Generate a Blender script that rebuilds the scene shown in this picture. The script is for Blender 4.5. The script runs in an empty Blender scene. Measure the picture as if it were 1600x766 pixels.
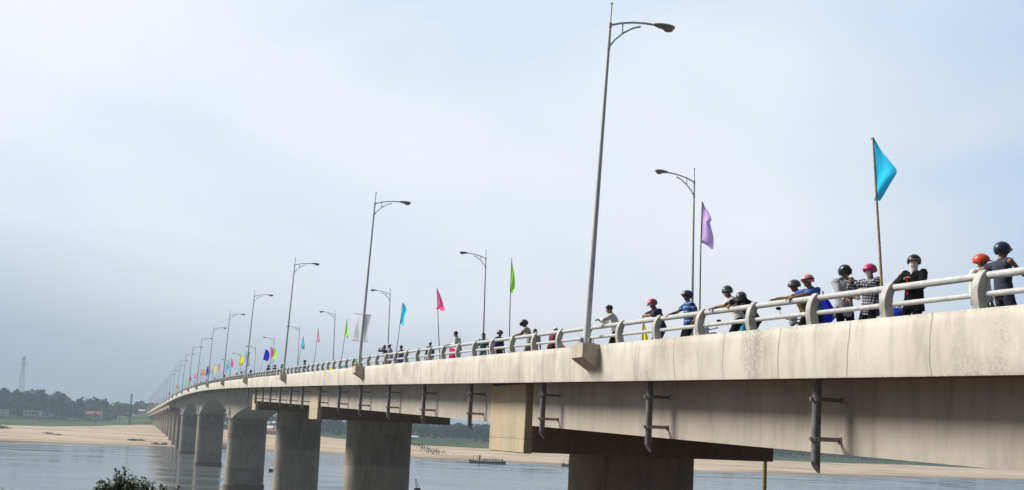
import bpy, bmesh, math, random
from math import sin, cos, pi, radians, exp, sqrt
from mathutils import Vector, Matrix, noise
C = bpy.context.scene.collection
SC = bpy.context.scene
random.seed(7)

# ------------------------------------------------------------------ camera
H = 11.4                                    # eye height above the river
PITCH, ROLL = radians(5.07), radians(2.6)
Fv = Vector((0, cos(PITCH), sin(PITCH)))
R0 = Vector((1, 0, 0)); U0 = R0.cross(Fv)
Rv = R0*cos(ROLL) + U0*sin(ROLL); Uv = Rv.cross(Fv)
cam = bpy.data.cameras.new('camera'); camo = bpy.data.objects.new('camera', cam); C.objects.link(camo)
camo.matrix_world = Matrix(((Rv.x, Uv.x, -Fv.x, 0), (Rv.y, Uv.y, -Fv.y, 0), (Rv.z, Uv.z, -Fv.z, H), (0, 0, 0, 1)))
cam.sensor_width = 36; cam.lens = 36.0; cam.shift_y = 150/1600
cam.clip_start = 0.1; cam.clip_end = 12000
SC.camera = camo

# ------------------------------------------------------------------ sky, sun, exposure
SUN_EL, SUN_AZ = radians(40), radians(-78)   # azimuth from +Y (view) towards -X
sun_dir = Vector((sin(SUN_AZ)*cos(SUN_EL), cos(SUN_AZ)*cos(SUN_EL), sin(SUN_EL)))
W = bpy.data.worlds.new('World'); SC.world = W; W.use_nodes = True
nt = W.node_tree; nt.nodes.clear()
def N(t, ty, **k):
    n = t.nodes.new(ty)
    for a, b in k.items(): setattr(n, a, b)
    return n
def ramp(t, stops, fac=None, interp='LINEAR'):
    r = N(t, 'ShaderNodeValToRGB'); r.color_ramp.interpolation = interp
    e = r.color_ramp.elements
    while len(e) < len(stops): e.new(.5)
    for q, (p, c) in zip(e, stops):
        q.position = p; q.color = (c[0], c[1], c[2], 1) if hasattr(c, '__len__') else (c, c, c, 1)
    if fac is not None: t.links.new(fac, r.inputs[0])
    return r
def s2l(r, g, b):
    f = lambda c: (c/255/12.92) if c/255 <= .04045 else ((c/255+.055)/1.055)**2.4
    return (f(r), f(g), f(b))
def mixc(t, fac, a, b, mode='MIX'):
    m = N(t, 'ShaderNodeMix', data_type='RGBA', blend_type=mode)
    for i, v in ((0, fac), (6, a), (7, b)):
        if hasattr(v, 'is_output'): t.links.new(v, m.inputs[i])
        elif i == 0: m.inputs[0].default_value = v
        else: m.inputs[i].default_value = (v[0], v[1], v[2], 1)
    return m.outputs[2]
def math_(t, op, a, b=None, c=None):
    m = N(t, 'ShaderNodeMath', operation=op)
    for i, v in enumerate((a, b, c)):
        if v is None: continue
        if hasattr(v, 'is_output'): t.links.new(v, m.inputs[i])
        else: m.inputs[i].default_value = v
    return m.outputs[0]
sky = N(nt, 'ShaderNodeTexSky', sky_type='NISHITA', sun_disc=False)
sky.sun_elevation = SUN_EL; sky.sun_rotation = SUN_AZ; sky.air_density = 1.2; sky.dust_density = 3
tc = N(nt, 'ShaderNodeTexCoord'); sep = N(nt, 'ShaderNodeSeparateXYZ')
nt.links.new(tc.outputs['Generated'], sep.inputs[0])
mp = N(nt, 'ShaderNodeMapping'); mp.inputs['Scale'].default_value = (1.0, 1.0, 2.2); mp.inputs['Location'].default_value = (3.35, .4, .2)
nt.links.new(tc.outputs['Generated'], mp.inputs[0])
n1 = N(nt, 'ShaderNodeTexNoise'); n1.inputs['Scale'].default_value = 2.1; n1.inputs['Detail'].default_value = 5; n1.inputs['Roughness'].default_value = .45
n1.inputs['Distortion'].default_value = .3
nt.links.new(mp.outputs[0], n1.inputs[0])
cl = ramp(nt, [(.36, s2l(210, 225, 240)), (.48, s2l(226, 232, 239)), (.62, s2l(235, 237, 241))], n1.outputs[0])
# lower sky greyer-blue, brighter up; right side bluer
low = ramp(nt, [(.0, s2l(180, 196, 212)), (.06, s2l(212, 222, 232)), (.11, s2l(248, 248, 248)), (.2, (1, 1, 1)), ], sep.outputs[2])
skyc = mixc(nt, 1.0, cl.outputs[0], low.outputs[0], 'MULTIPLY')
xr = ramp(nt, [(.0, (.8, .8, .8)), (.22, (1, 1, 1)), (.62, (.97, .98, 1)), (.72, (.72, .80, .90)), (.86, (.4, .44, .5))], math_(nt, 'MULTIPLY_ADD', sep.outputs[0], .5, .5))  # far right, out of view: darkening added for contrast on the shaded faces
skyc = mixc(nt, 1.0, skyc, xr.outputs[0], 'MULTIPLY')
ld = math_(nt, 'MULTIPLY', ramp(nt, [(.24, 1), (.42, 0)], math_(nt, 'MULTIPLY_ADD', sep.outputs[0], .5, .5)).outputs[0], ramp(nt, [(.0, 1), (.07, .8), (.17, 0)], sep.outputs[2]).outputs[0])
skyc = mixc(nt, ld, skyc, s2l(140, 162, 185))
# unseen sky behind the camera darkened, added to deepen the shaded pier sides
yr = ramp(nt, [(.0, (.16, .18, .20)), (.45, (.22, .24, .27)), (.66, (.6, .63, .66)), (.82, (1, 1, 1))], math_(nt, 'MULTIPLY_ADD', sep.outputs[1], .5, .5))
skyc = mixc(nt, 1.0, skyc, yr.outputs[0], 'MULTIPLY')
bg1 = N(nt, 'ShaderNodeBackground'); bg1.inputs[1].default_value = .10; nt.links.new(sky.outputs[0], bg1.inputs[0])
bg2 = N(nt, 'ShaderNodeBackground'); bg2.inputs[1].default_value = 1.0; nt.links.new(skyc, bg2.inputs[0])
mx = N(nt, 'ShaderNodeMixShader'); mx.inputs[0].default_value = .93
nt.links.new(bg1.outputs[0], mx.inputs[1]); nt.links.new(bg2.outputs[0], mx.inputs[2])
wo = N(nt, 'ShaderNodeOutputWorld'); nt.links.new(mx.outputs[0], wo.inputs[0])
sl = bpy.data.lights.new('sun', 'SUN'); sl.energy = 4.6; sl.angle = radians(20); sl.color = (1, .94, .85)
so = bpy.data.objects.new('sun', sl); C.objects.link(so)
so.rotation_euler = (-sun_dir).to_track_quat('-Z', 'Y').to_euler()
SC.view_settings.view_transform = 'Standard'; SC.view_settings.look = 'None'
SC.view_settings.exposure = 0.24; SC.view_settings.gamma = 1.0
SC.cycles.max_bounces = 7; SC.cycles.volume_bounces = 1

# ------------------------------------------------------------------ materials
_m = {}
def new_mat(name):
    m = bpy.data.materials.new(name); m.use_nodes = True
    t = m.node_tree; b = t.nodes['Principled BSDF']
    return m, t, b
def plain(name, col, rough=.6, metal=0, var=.12, scale=8, bump=0, spec=.4):
    if name in _m: return _m[name]
    m, t, b = new_mat(name)
    tcn = N(t, 'ShaderNodeTexCoord'); n = N(t, 'ShaderNodeTexNoise'); n.inputs['Scale'].default_value = scale; n.inputs['Detail'].default_value = 4
    t.links.new(tcn.outputs['Object'], n.inputs[0])
    a = tuple(c*(1-var) for c in col); z = tuple(min(1, c*(1+var)) for c in col)
    r = ramp(t, [(.3, a), (.7, z)], n.outputs[0]); t.links.new(r.outputs[0], b.inputs['Base Color'])
    b.inputs['Roughness'].default_value = rough; b.inputs['Metallic'].default_value = metal
    b.inputs['Specular IOR Level'].default_value = spec
    if bump:
        bn = N(t, 'ShaderNodeBump'); bn.inputs['Strength'].default_value = bump; bn.inputs['Distance'].default_value = .02
        t.links.new(n.outputs[0], bn.inputs['Height']); t.links.new(bn.outputs[0], b.inputs['Normal'])
    _m[name] = m; return m
def concrete(name, col, dirt=.5, mould=.35, joint=0, streak=.5, warm=None, boards=0, off=0.0, lifts=0):
    """weathered concrete: vertical streaks, mould patches, optional joints along UV.x"""
    m, t, b = new_mat(name)
    geo = N(t, 'ShaderNodeNewGeometry')
    mp = N(t, 'ShaderNodeMapping'); mp.inputs['Scale'].default_value = (2.0, 2.0, .28); t.links.new(geo.outputs['Position'], mp.inputs[0])
    ns = N(t, 'ShaderNodeTexNoise'); ns.inputs['Scale'].default_value = 1.7; ns.inputs['Detail'].default_value = 7; ns.inputs['Roughness'].default_value = .62
    t.links.new(mp.outputs[0], ns.inputs[0])
    nb = N(t, 'ShaderNodeTexNoise'); nb.inputs['Scale'].default_value = .55; nb.inputs['Detail'].default_value = 5; t.links.new(geo.outputs['Position'], nb.inputs[0])
    nf = N(t, 'ShaderNodeTexNoise'); nf.inputs['Scale'].default_value = 17; nf.inputs['Detail'].default_value = 6; nf.inputs['Roughness'].default_value = .7; t.links.new(geo.outputs['Position'], nf.inputs[0])
    dk = tuple(c*(1-dirt) for c in col)
    r1 = ramp(t, [(.28, dk), (.50, col), (.8, tuple(min(1, c*1.06) for c in col))], ns.outputs[0])
    base = mixc(t, streak, col, r1.outputs[0])
    r2 = ramp(t, [(.35, (.86, .84, .80)), (.62, (1, 1, 1))], nb.outputs[0])
    base = mixc(t, .8, base, r2.outputs[0], 'MULTIPLY')
    if warm: 
        rw = ramp(t, [(.45, 0), (.72, 1)], nb.outputs[0]); base = mixc(t, rw.outputs[0], base, warm)
    # mould: speckled patches
    nm = N(t, 'ShaderNodeTexNoise'); nm.inputs['Scale'].default_value = .9; nm.inputs['Detail'].default_value = 3
    mo = N(t, 'ShaderNodeMapping'); mo.inputs['Location'].default_value = (off, 7.3, 2.1); mo.inputs['Scale'].default_value = (1, 1, .6); t.links.new(geo.outputs['Position'], mo.inputs[0]); t.links.new(mo.outputs[0], nm.inputs[0])
    pm = math_(t, 'MULTIPLY', ramp(t, [(.48, 0), (.66, 1)], nm.outputs[0]).outputs[0], ramp(t, [(.40, .15), (.60, 1)], nf.outputs[0]).outputs[0])
    pm = math_(t, 'MULTIPLY', pm, mould)
    base = mixc(t, pm, base, (.07, .068, .055))
    rf = ramp(t, [(.3, (.90, .90, .89)), (.6, (1, 1, 1))], nf.outputs[0]); base = mixc(t, .7, base, rf.outputs[0], 'MULTIPLY')
    if joint:
        uv = N(t, 'ShaderNodeUVMap'); su = N(t, 'ShaderNodeSeparateXYZ'); t.links.new(uv.outputs[0], su.inputs[0])
        wob = math_(t, 'MULTIPLY_ADD', nb.outputs[0], .35, su.outputs[0])
        fr = math_(t, 'FRACT', math_(t, 'DIVIDE', wob, joint))
        dd = math_(t, 'ABSOLUTE', math_(t, 'SUBTRACT', fr, .5))
        ln = math_(t, 'SUBTRACT', 1.0, math_(t, 'SMOOTH_MIN', math_(t, 'DIVIDE', dd, .011), 1.0, .1))
        ln = math_(t, 'MULTIPLY', math_(t, 'MAXIMUM', ln, 0.0), ramp(t, [(.32, .35), (.6, .85)], ns.outputs[0]).outputs[0])
        base = mixc(t, ln, base, (.09, .08, .07))
        # dark drip line along the lower edge and top edge dirt
        ed = ramp(t, [(.0, 1), (.035, .0), (.93, 0), (1.0, .8)], math_(t, 'DIVIDE', su.outputs[1], 1.04))
        edm = math_(t, 'MULTIPLY', ed.outputs[0], ramp(t, [(.42, .0), (.65, .55)], nf.outputs[0]).outputs[0])
        base = mixc(t, edm, base, (.10, .095, .08))
    if lifts:   # pour lines between the casting lifts, and a slightly different tone in each lift
        sz = N(t, 'ShaderNodeSeparateXYZ'); t.links.new(geo.outputs['Position'], sz.inputs[0])
        zz = math_(t, 'DIVIDE', math_(t, 'MULTIPLY_ADD', nb.outputs[0], .10, sz.outputs[2]), lifts)
        fz = math_(t, 'ABSOLUTE', math_(t, 'SUBTRACT', math_(t, 'FRACT', zz), .5))
        lz = ramp(t, [(.0, .75), (.022/lifts, 0)], fz); base = mixc(t, math_(t, 'MULTIPLY', lz.outputs[0], ramp(t, [(.3, .3), (.6, 1)], nf.outputs[0]).outputs[0]), base, (.07, .055, .04))
        wn = N(t, 'ShaderNodeTexWhiteNoise', noise_dimensions='1D'); t.links.new(math_(t, 'FLOOR', math_(t, 'ADD', zz, .5)), wn.inputs['W'])
        base = mixc(t, 1.0, base, ramp(t, [(0, (.84, .83, .82)), (1, (1.06, 1.06, 1.05))], wn.outputs['Value']).outputs[0], 'MULTIPLY')
    if boards:
        wv = N(t, 'ShaderNodeTexWave', wave_type='BANDS', bands_direction='Z'); wv.inputs['Scale'].default_value = boards; wv.inputs['Distortion'].default_value = .6
        t.links.new(geo.outputs['Position'], wv.inputs[0])
        base = mixc(t, .35, base, ramp(t, [(.0, (.75, .74, .72)), (.06, (1, 1, 1))], wv.outputs[0]).outputs[0], 'MULTIPLY')
    t.links.new(base, b.inputs['Base Color']); b.inputs['Roughness'].default_value = .9; b.inputs['Specular IOR Level'].default_value = .25
    bn = N(t, 'ShaderNodeBump'); bn.inputs['Strength'].default_value = .35; bn.inputs['Distance'].default_value = .012
    t.links.new(nf.outputs[0], bn.inputs['Height']); t.links.new(bn.outputs[0], b.inputs['Normal'])
    return m
M_par = concrete('parapet_concrete', (.68, .65, .575), .38, .45, joint=2.1, streak=.65, off=2.0)
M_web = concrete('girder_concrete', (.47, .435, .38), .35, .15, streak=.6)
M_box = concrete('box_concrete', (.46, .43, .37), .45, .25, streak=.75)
M_cheek = concrete('cheek_concrete', (.58, .50, .375), .35, .2, streak=.7, warm=(.52, .39, .23), lifts=1.32)
M_pier = concrete('pier_concrete', (.41, .365, .30), .5, .35, streak=.8, lifts=2.4)
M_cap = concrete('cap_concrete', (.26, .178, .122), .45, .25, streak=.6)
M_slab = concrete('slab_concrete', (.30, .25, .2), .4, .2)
M_corb = concrete('corbel_concrete', (.64, .59, .50), .4, .3, streak=.7, warm=(.5, .40, .28))
M_rail = plain('rail_paint', (.50, .51, .51), .45, .0, .16, 9, .15)
M_post = plain('post_paint', (.46, .45, .42), .55, .0, .22, 6, .25)
M_galv = plain('galvanised', (.60, .63, .65), .5, .05, .12, 6)
M_galvd = plain('galvanised_old', (.30, .32, .34), .5, .2, .2, 6)
M_lamp = plain('lamp_housing', (.30, .295, .295), .5, .1, .1, 12)
M_lens = plain('lamp_lens', (.36, .33, .30), .15, 0, .05, 12)
M_pipe = plain('pipe_grey', (.15, .14, .148), .5, 0, .35, 5)
M_clamp = plain('clamp_metal', (.30, .27, .25), .4, .6, .2, 9)
M_asph = plain('asphalt', (.05, .05, .05), .9, 0, .2, 3)
M_bamboo = plain('bamboo', (.36, .25, .12), .6, 0, .3, 6)
M_bamboog = plain('bamboo_grey', (.16, .14, .11), .7, 0, .3, 6)
M_black = plain('black_rubber', (.012, .012, .013), .6)
M_white = plain('white_paint', (.78, .78, .76), .5)

# ------------------------------------------------------------------ helpers
def link(o, parent=None):
    C.objects.link(o)
    if parent is not None: o.parent = parent
    return o
def obj(name, bm, mats, parent=None, smooth=True):
    me = bpy.data.meshes.new(name)
    if isinstance(bm, bmesh.types.BMesh):
        bm.to_mesh(me); bm.free()
    else: me = bm
    for m in (mats if isinstance(mats, (list, tuple)) else [mats]): me.materials.append(m)
    if smooth:
        me.polygons.foreach_set('use_smooth', [True]*len(me.polygons))
        try: me.set_sharp_from_angle(angle=radians(40))
        except Exception: pass
    return link(bpy.data.objects.new(name, me), parent)
def tag(o, label=None, cat=None, group=None, kind=None):
    if label: o['label'] = label
    if cat: o['category'] = cat
    if group: o['group'] = group
    if kind: o['kind'] = kind
    return o
def empty(name, loc=(0, 0, 0), rz=0):
    o = bpy.data.objects.new(name, None); o.empty_display_size = .3
    o.location = loc; o.rotation_euler = (0, 0, rz); return link(o)
def copy_tree(o, parent=None):
    c = o.copy(); C.objects.link(c); c.parent = parent
    for ch in list(o.children): copy_tree(ch, c)
    return c
def box(bm, c, s, rot=None):
    r = bmesh.ops.create_cube(bm, size=1)
    M = Matrix.Translation(c) @ (rot or Matrix.Identity(4)) @ Matrix.Diagonal((s[0], s[1], s[2], 1))
    bmesh.ops.transform(bm, matrix=M, verts=r['verts']); return r['verts']
def frame(d, hint=(0, 0, 1)):
    d = Vector(d).normalized(); h = Vector(hint)
    if abs(d.dot(h)) > .95: h = Vector((0, 1, 0)) if abs(d.y) < .9 else Vector((1, 0, 0))
    a = d.cross(h).normalized(); return a, d.cross(a).normalized()
def tube(bm, pts, rad, n=10, cap=True, flat=None, hint=(0, 0, 1), round_ends=False):
    """tube through pts; rad a number or list; flat=(axis vector, list of scale) unused when None"""
    pts = [Vector(p) for p in pts]; k = len(pts)
    rad = list(rad) if hasattr(rad, '__len__') else [rad]*k
    if round_ends:
        d0 = (pts[0]-pts[1]).normalized(); d1 = (pts[-1]-pts[-2]).normalized()
        r0, r1 = rad[0], rad[-1]
        q0 = r0 if not hasattr(r0, '__len__') else r0[1]; q1 = r1 if not hasattr(r1, '__len__') else r1[1]
        sc = lambda r, f: (r*f if not hasattr(r, '__len__') else (r[0]*f, r[1]*f))
        pre = [(pts[0]+d0*q0*.98, sc(r0, .15)), (pts[0]+d0*q0*.75, sc(r0, .66)), (pts[0]+d0*q0*.4, sc(r0, .91))]
        post = [(pts[-1]+d1*q1*.4, sc(r1, .91)), (pts[-1]+d1*q1*.75, sc(r1, .66)), (pts[-1]+d1*q1*.98, sc(r1, .15))]
        pts = [p for p, _ in pre]+pts+[p for p, _ in post]; rad = [r for _, r in pre]+rad+[r for _, r in post]; k = len(pts)
    rings = []; a = None
    for i, p in enumerate(pts):
        d = (pts[min(i+1, k-1)]-pts[max(i-1, 0)])
        if d.length < 1e-9: d = Vector((0, 0, 1))
        d.normalize()
        if flat is not None: a = (Vector(flat)-d*d.dot(Vector(flat))).normalized()
        elif a is None: a, _ = frame(d, hint)
        else:
            a = a-d*d.dot(a)
            a = a.normalized() if a.length > 1e-6 else frame(d, hint)[0]
        b = d.cross(a); r = rad[i]; rx, ry = r if hasattr(r, '__len__') else (r, r)
        rings.append([bm.verts.new(p+a*(rx*cos(2*pi*j/n))+b*(ry*sin(2*pi*j/n))) for j in range(n)])
    for i in range(k-1):
        for j in range(n):
            bm.faces.new((rings[i][j], rings[i][(j+1) % n], rings[i+1][(j+1) % n], rings[i+1][j]))
    if cap:
        bm.faces.new(rings[0][::-1]); bm.faces.new(rings[-1])
    return rings
def ball(bm, c, r, rot=None, seg=14, rings=9):
    q = bmesh.ops.create_uvsphere(bm, u_segments=seg, v_segments=rings, radius=1)
    if not hasattr(r, '__len__'): r = (r, r, r)
    M = Matrix.Translation(c) @ (rot or Matrix.Identity(4)) @ Matrix.Diagonal((r[0], r[1], r[2], 1))
    bmesh.ops.transform(bm, matrix=M, verts=q['verts'])
def at(x, y, d):
    """a point of the world d metres out, seen in the photograph at x, y (1600 x 766)"""
    r = Fv + Rv*((x-800)/1600) - Uv*((y-533)/1600)
    return Vector((0, 0, H)) + r*(d/r.y)

# ------------------------------------------------------------------ bridge frame
TH = 0.352762; BO = Vector((7.114, 15.746, 0))
ev = Vector((cos(TH), sin(TH), 0)); eu = Vector((-sin(TH), cos(TH), 0))
def B(u, v, z): return BO + ev*v + eu*u + Vector((0, 0, z))
KU = [-60, -20, 12.6, 46.7, 76.6, 106, 136, 165, 191, 218, 254, 300, 350, 455, 612, 739, 900]
KZ = [12.3, 13.16, 13.92, 14.76, 15.42, 16.07, 16.69, 17.17, 17.47, 17.70, 17.85, 17.78, 17.45, 16.6, 15.3, 14.2, 12.8]
def _lin(u):
    if u <= KU[0]: return KZ[0]
    for i in range(len(KU)-1):
        if u <= KU[i+1]: return KZ[i]+(KZ[i+1]-KZ[i])*(u-KU[i])/(KU[i+1]-KU[i])
    return KZ[-1]
def T(u):
    w = 14.0; return sum(_lin(u+w*k/4)*(1 if abs(k) < 4 else .5) for k in range(-4, 5))/8.0
UEND = 850
WALK = -.50

def sweep(bm, prof, us, closed=True, zf=None, uvs=True):
    """prof: list of (v, z rel. T); sweeps along u"""
    uvl = bm.loops.layers.uv.verify()
    rows = []
    for u in us:
        zz = T(u) if zf is None else zf(u)
        rows.append([bm.verts.new((p[0], u, zz+(p[1](u) if callable(p[1]) else p[1]))) for p in prof])
    n = len(prof); rng = range(n if closed else n-1)
    for i in range(len(us)-1):
        for j in rng:
            k = (j+1) % n
            f = bm.faces.new((rows[i][j], rows[i+1][j], rows[i+1][k], rows[i][k]))
            vz = [(us[i], prof[j]), (us[i+1], prof[j]), (us[i+1], prof[k]), (us[i], prof[k])]
            for lp, (uu, pp) in zip(f.loops, vz): lp[uvl].uv = (uu, (pp[1]+1.04) if not callable(pp[1]) else 0)
    if closed:
        bm.faces.new(rows[0][::-1]); bm.faces.new(rows[-1])
def urange(a, b, st=3.0):
    n = max(1, int((b-a)/st)); return [a+(b-a)*i/n for i in range(n+1)]

bridge = empty('river_bridge', BO, TH)
tag(bridge, 'long pale concrete road bridge crossing the river on thick piers, humped in the middle', 'bridge')
US = urange(-45, UEND, 3.0)
b = bmesh.new()
sweep(b, [(.035, -1.04), (.012, -.86), (0, -.62), (0, -.40), (.012, -.2), (.035, -.012), (.047, 0), (.30, 0), (.312, -.012), (.34, -.80), (.26, -.985), (.05, -1.0), (.04, -1.04)], US)
bmesh.ops.recalc_face_normals(b, faces=b.faces)
obj('parapet', b, M_par, bridge)
b = bmesh.new(); sweep(b, [(12.3, -1.04), (12.3, 0), (12.0, 0), (11.97, -.80), (12.05, -1.0)], US)
bmesh.ops.recalc_face_normals(b, faces=b.faces); obj('parapet', b, M_par, bridge)
b = bmesh.new(); sweep(b, [(.335, -.55), (.335, -.80), (.26, -.98), (.9, -1.0), (3.2, -1.04), (9.1, -1.04), (11.4, -1.0), (12.04, -.98), (11.965, -.80), (11.965, -.55)], US)
bmesh.ops.recalc_face_normals(b, faces=b.faces); obj('deck_slab', b, M_slab, bridge)
for v0, v1 in ((.345, 1.6), (10.7, 11.955)):
    b = bmesh.new(); sweep(b, [(v0, -.546), (v0, WALK), (v1, WALK), (v1, -.68), (v1-.05, -.68), (v1-.05, -.546)] if v0 < 1 else [(v0, -.68), (v0, WALK), (v1, WALK), (v1, -.546), (v0+.05, -.546), (v0+.05, -.68)], US)
    bmesh.ops.recalc_face_normals(b, faces=b.faces); obj('walkway', b, M_slab, bridge)
b = bmesh.new(); sweep(b, [(1.61, -.546), (1.61, -.535), (10.69, -.535), (10.69, -.546)], US); obj('road_surface', b, M_asph, bridge)

# girders: five beams per span between the pier caps
piers_g = [23.3, 66.2]; joint_a, joint_b = 106.7, 378.0
far_g = [378.0+36.2*i for i in range(1, 13)]
supports = [-19.6] + piers_g + [joint_a]
spans = [(supports[i]+(1.9 if i else .1), supports[i+1]-2.4) for i in range(3)]
fs = [378.0]+far_g
spans_far = [(fs[i]+1.6, fs[i+1]-1.6) for i in range(len(fs)-1)]
for k, (a, c) in enumerate(spans+spans_far):
    for j in range(5):
        v = 1.0+j*2.5
        b = bmesh.new()
        sweep(b, [(v, -2.48), (v, -1.008), (v+.55, -1.008), (v+.55, -2.48)], urange(a, c, 6))
        bmesh.ops.recalc_face_normals(b, faces=b.faces); obj('girder', b, M_web, bridge, smooth=False)
# haunched box girder
PB = [161.0, 243.5, 326.0]
def bdepth(u):
    d = min(abs(u-p) for p in PB)
    if u < PB[0] or u > PB[-1]: return 2.65+3.0*max(0, 1-d/52)**2.1
    return 2.45+3.2*max(0, 1-d/40)**2.0
b = bmesh.new()
us = urange(joint_a+.9, joint_b-1.0, 1.6)
sweep(b, [(3.35, lambda u: -bdepth(u)), (2.9, lambda u: -1.06), (9.4, lambda u: -1.06), (8.95, lambda u: -bdepth(u))], us)
bmesh.ops.recalc_face_normals(b, faces=b.faces); obj('box_girder', b, M_box, bridge, smooth=False)

def stadium(v0, v1, t, n=10):
    r = t/2; out = []
    for i in range(n+1):
        a = pi/2+pi*i/n; out.append((v0+r+r*cos(a), r*sin(a)))
    for i in range(n+1):
        a = -pi/2+pi*i/n; out.append((v1-r+r*cos(a), r*sin(a)))
    return out
def prism(bm, outl, u, z0, z1, grow=0.0):
    c = (sum(p[0] for p in outl)/len(outl), 0)
    lo = [bm.verts.new((c[0]+(p[0]-c[0])*(1+grow), u+p[1]*(1+grow*2), z0)) for p in outl]
    hi = [bm.verts.new((p[0], u+p[1], z1)) for p in outl]
    n = len(outl)
    for i in range(n): bm.faces.new((lo[i], lo[(i+1) % n], hi[(i+1) % n], hi[i]))
    bm.faces.new(lo[::-1]); bm.faces.new(hi)
    bmesh.ops.recalc_face_normals(bm, faces=bm.faces)
def cbox(bm, v0, v1, u0, u1, z0, z1, bev=.03):
    vs = box(bm, ((v0+v1)/2, (u0+u1)/2, (z0+z1)/2), (v1-v0, u1-u0, z1-z0))
    es = set(e for v in vs for e in v.link_edges)
    bmesh.ops.bevel(bm, geom=list(es), offset=bev, segments=1, affect='EDGES')
for i, u in enumerate(piers_g+[joint_a, joint_b]+far_g):
    near = i < 3; hw = 1.85 if near else 1.5
    zc = T(u)-3.48
    z0 = -2.2 if near else -1.5
    v0, v1 = (3.6, 8.7) if near else (3.9, 8.4)
    b = bmesh.new(); prism(b, stadium(v0, v1, 2.3 if near else 1.7), u, z0, zc+.02, .01); p = obj('pier', b, M_pier, bridge)
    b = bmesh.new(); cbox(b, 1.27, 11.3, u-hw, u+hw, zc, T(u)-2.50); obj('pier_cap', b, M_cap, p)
    b = bmesh.new()
    if i == 2:     # transition pier: shorter cheek with a notch
        cbox(b, .93, 1.26, u-hw, u+hw-.02, zc-.05, T(u)-1.55)
        cbox(b, .96, 1.5, u-hw+.9, u+hw-.5, T(u)-1.56, T(u)-1.25)
        cbox(b, 1.5, 11.2, u-hw+.1, u-hw+.5, T(u)-2.5, T(u)-1.07)
    else:
        cbox(b, .93, 1.26, u-hw-.02, u+hw+.02, zc-.04, T(u)-1.045)
    obj('cheek_block', b, M_cheek, p)
    if near and i < 2:
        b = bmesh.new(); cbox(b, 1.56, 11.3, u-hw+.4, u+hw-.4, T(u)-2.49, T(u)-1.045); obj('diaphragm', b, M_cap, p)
for u in PB:
    zt = T(u)-5.62
    b = bmesh.new(); prism(b, stadium(3.05, 9.25, 2.7, 14), u, .25, zt, .0); p = obj('pier', b, M_pier, bridge)
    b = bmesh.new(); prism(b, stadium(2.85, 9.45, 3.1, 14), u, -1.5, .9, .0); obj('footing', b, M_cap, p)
    b = bmesh.new(); prism(b, stadium(2.9, 9.4, 3.0, 14), u, zt-.02, zt+.5, .0)
    tube(b, [(3.4, u, zt+.3), (3.25, u, zt+1.5), (3.3, u, zt+2.6)], [.7, .4, .1], 12); obj('pier_head', b, M_box, p)
# abutment at the far end
b = bmesh.new(); cbox(b, .2, 12.1, UEND-14, UEND+2, 3, T(UEND-6)-1.1); obj('abutment', b, M_pier, bridge)

# expansion gaps are the dark slots; drain pipes
pu = [-2.6, 4.4, 11.3, 18.6, 26.2, 33.1, 39.9, 46.9, 53.5, 60.7, 68.6, 74.8, 81.4, 88.3, 94.3, 101.2]
pu += [108.6]
for k, u in enumerate(pu):
    t_ = T(u); zb = t_-2.48-.27; vp = .44
    b = bmesh.new()
    r = tube(b, [(vp, u, zb), (vp, u, t_-1.0)], .088, 16, cap=True)
    for vt in r[0]:  # slanted cut end
        vt.co.z += -(vt.co.x-vp)*1.3
    bmesh.ops.inset_region(b, faces=[f for f in b.faces if len(f.verts) > 4 and f.calc_center_median().z < t_-2], thickness=.014, depth=-.12)
    p = obj('drain_pipe', b, [M_pipe], bridge)
    for z in (t_-1.42, t_-2.2):
        b = bmesh.new(); tube(b, [(vp, u, z-.045), (vp, u, z+.045)], .108, 16)
        box(b, ((vp+1.0)/2+.06, u, z), (.56, .035, .085)); box(b, (.985, u, z), (.03, .11, .12))
        box(b, (vp-.12, u, z), (.06, .05, .07))
        obj('pipe_bracket', b, M_clamp, p)

# railing
def post_bm(u, t_, far=False):
    b = bmesh.new(); n = 9; du = .075
    out = []; inn = []
    for i in range(n+1):
        s = i/n; z = .62*s
        v = .045 - .075*sin(pi*min(1, s*1.05)*.62)*1.0 + .17*s**2.6
        w = .20-.045*s
        out.append((v+.02, z)); inn.append((v+w+.02, z-.03*s))
    out[-1] = (out[-1][0]+.02, .625); 
    pr = out+inn[::-1]
    if far: pr = [(12.3-p[0], p[1]) for p in pr]
    A = [b.verts.new((p[0], u-du, t_+p[1])) for p in pr]; Z = [b.verts.new((p[0], u+du, t_+p[1])) for p in pr]
    b.faces.new(A[::-1]); b.faces.new(Z); m = len(pr)
    for i in range(m): b.faces.new((A[i], A[(i+1) % m], Z[(i+1) % m], Z[i]))
    bmesh.ops.recalc_face_normals(b, faces=b.faces)
    bmesh.ops.bevel(b, geom=[e for e in b.edges if abs((e.verts[0].co-e.verts[1].co).y) < .01], offset=.008, segments=1, affect='EDGES')
    return b
PS = 2.093
for i in range(-6, 94):
    obj('railing_post', post_bm(i*PS, T(i*PS)), M_post, bridge)
bb = bmesh.new()
for far in (False, True):
    for i in range(94 if not far else -6, int(UEND/PS)):
        u = i*PS; t_ = T(u)
        v0 = .12 if not far else 12.18
        tube(bb, [(v0-.05*(1 if not far else -1), u, t_), (v0-.06*(1 if not far else -1), u, t_+.3), (v0+.03*(1 if not far else -1), u, t_+.62)], [(.075, .09)]*3, 4, flat=(0, 1, 0))
tag(obj('railing_posts_beyond', bb, M_post, bridge, smooth=False), kind='stuff')
for far in (False, True):
    for nm, z, v, r in (('top_rail', .535, .235, .062), ('middle_rail', .235, .185, .046)):
        vv = v if not far else 12.3-v
        b = bmesh.new(); tube(b, [(vv, u, T(u)+z) for u in urange(-45, UEND, 3)], r, 12); obj(nm, b, M_rail, bridge)

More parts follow.
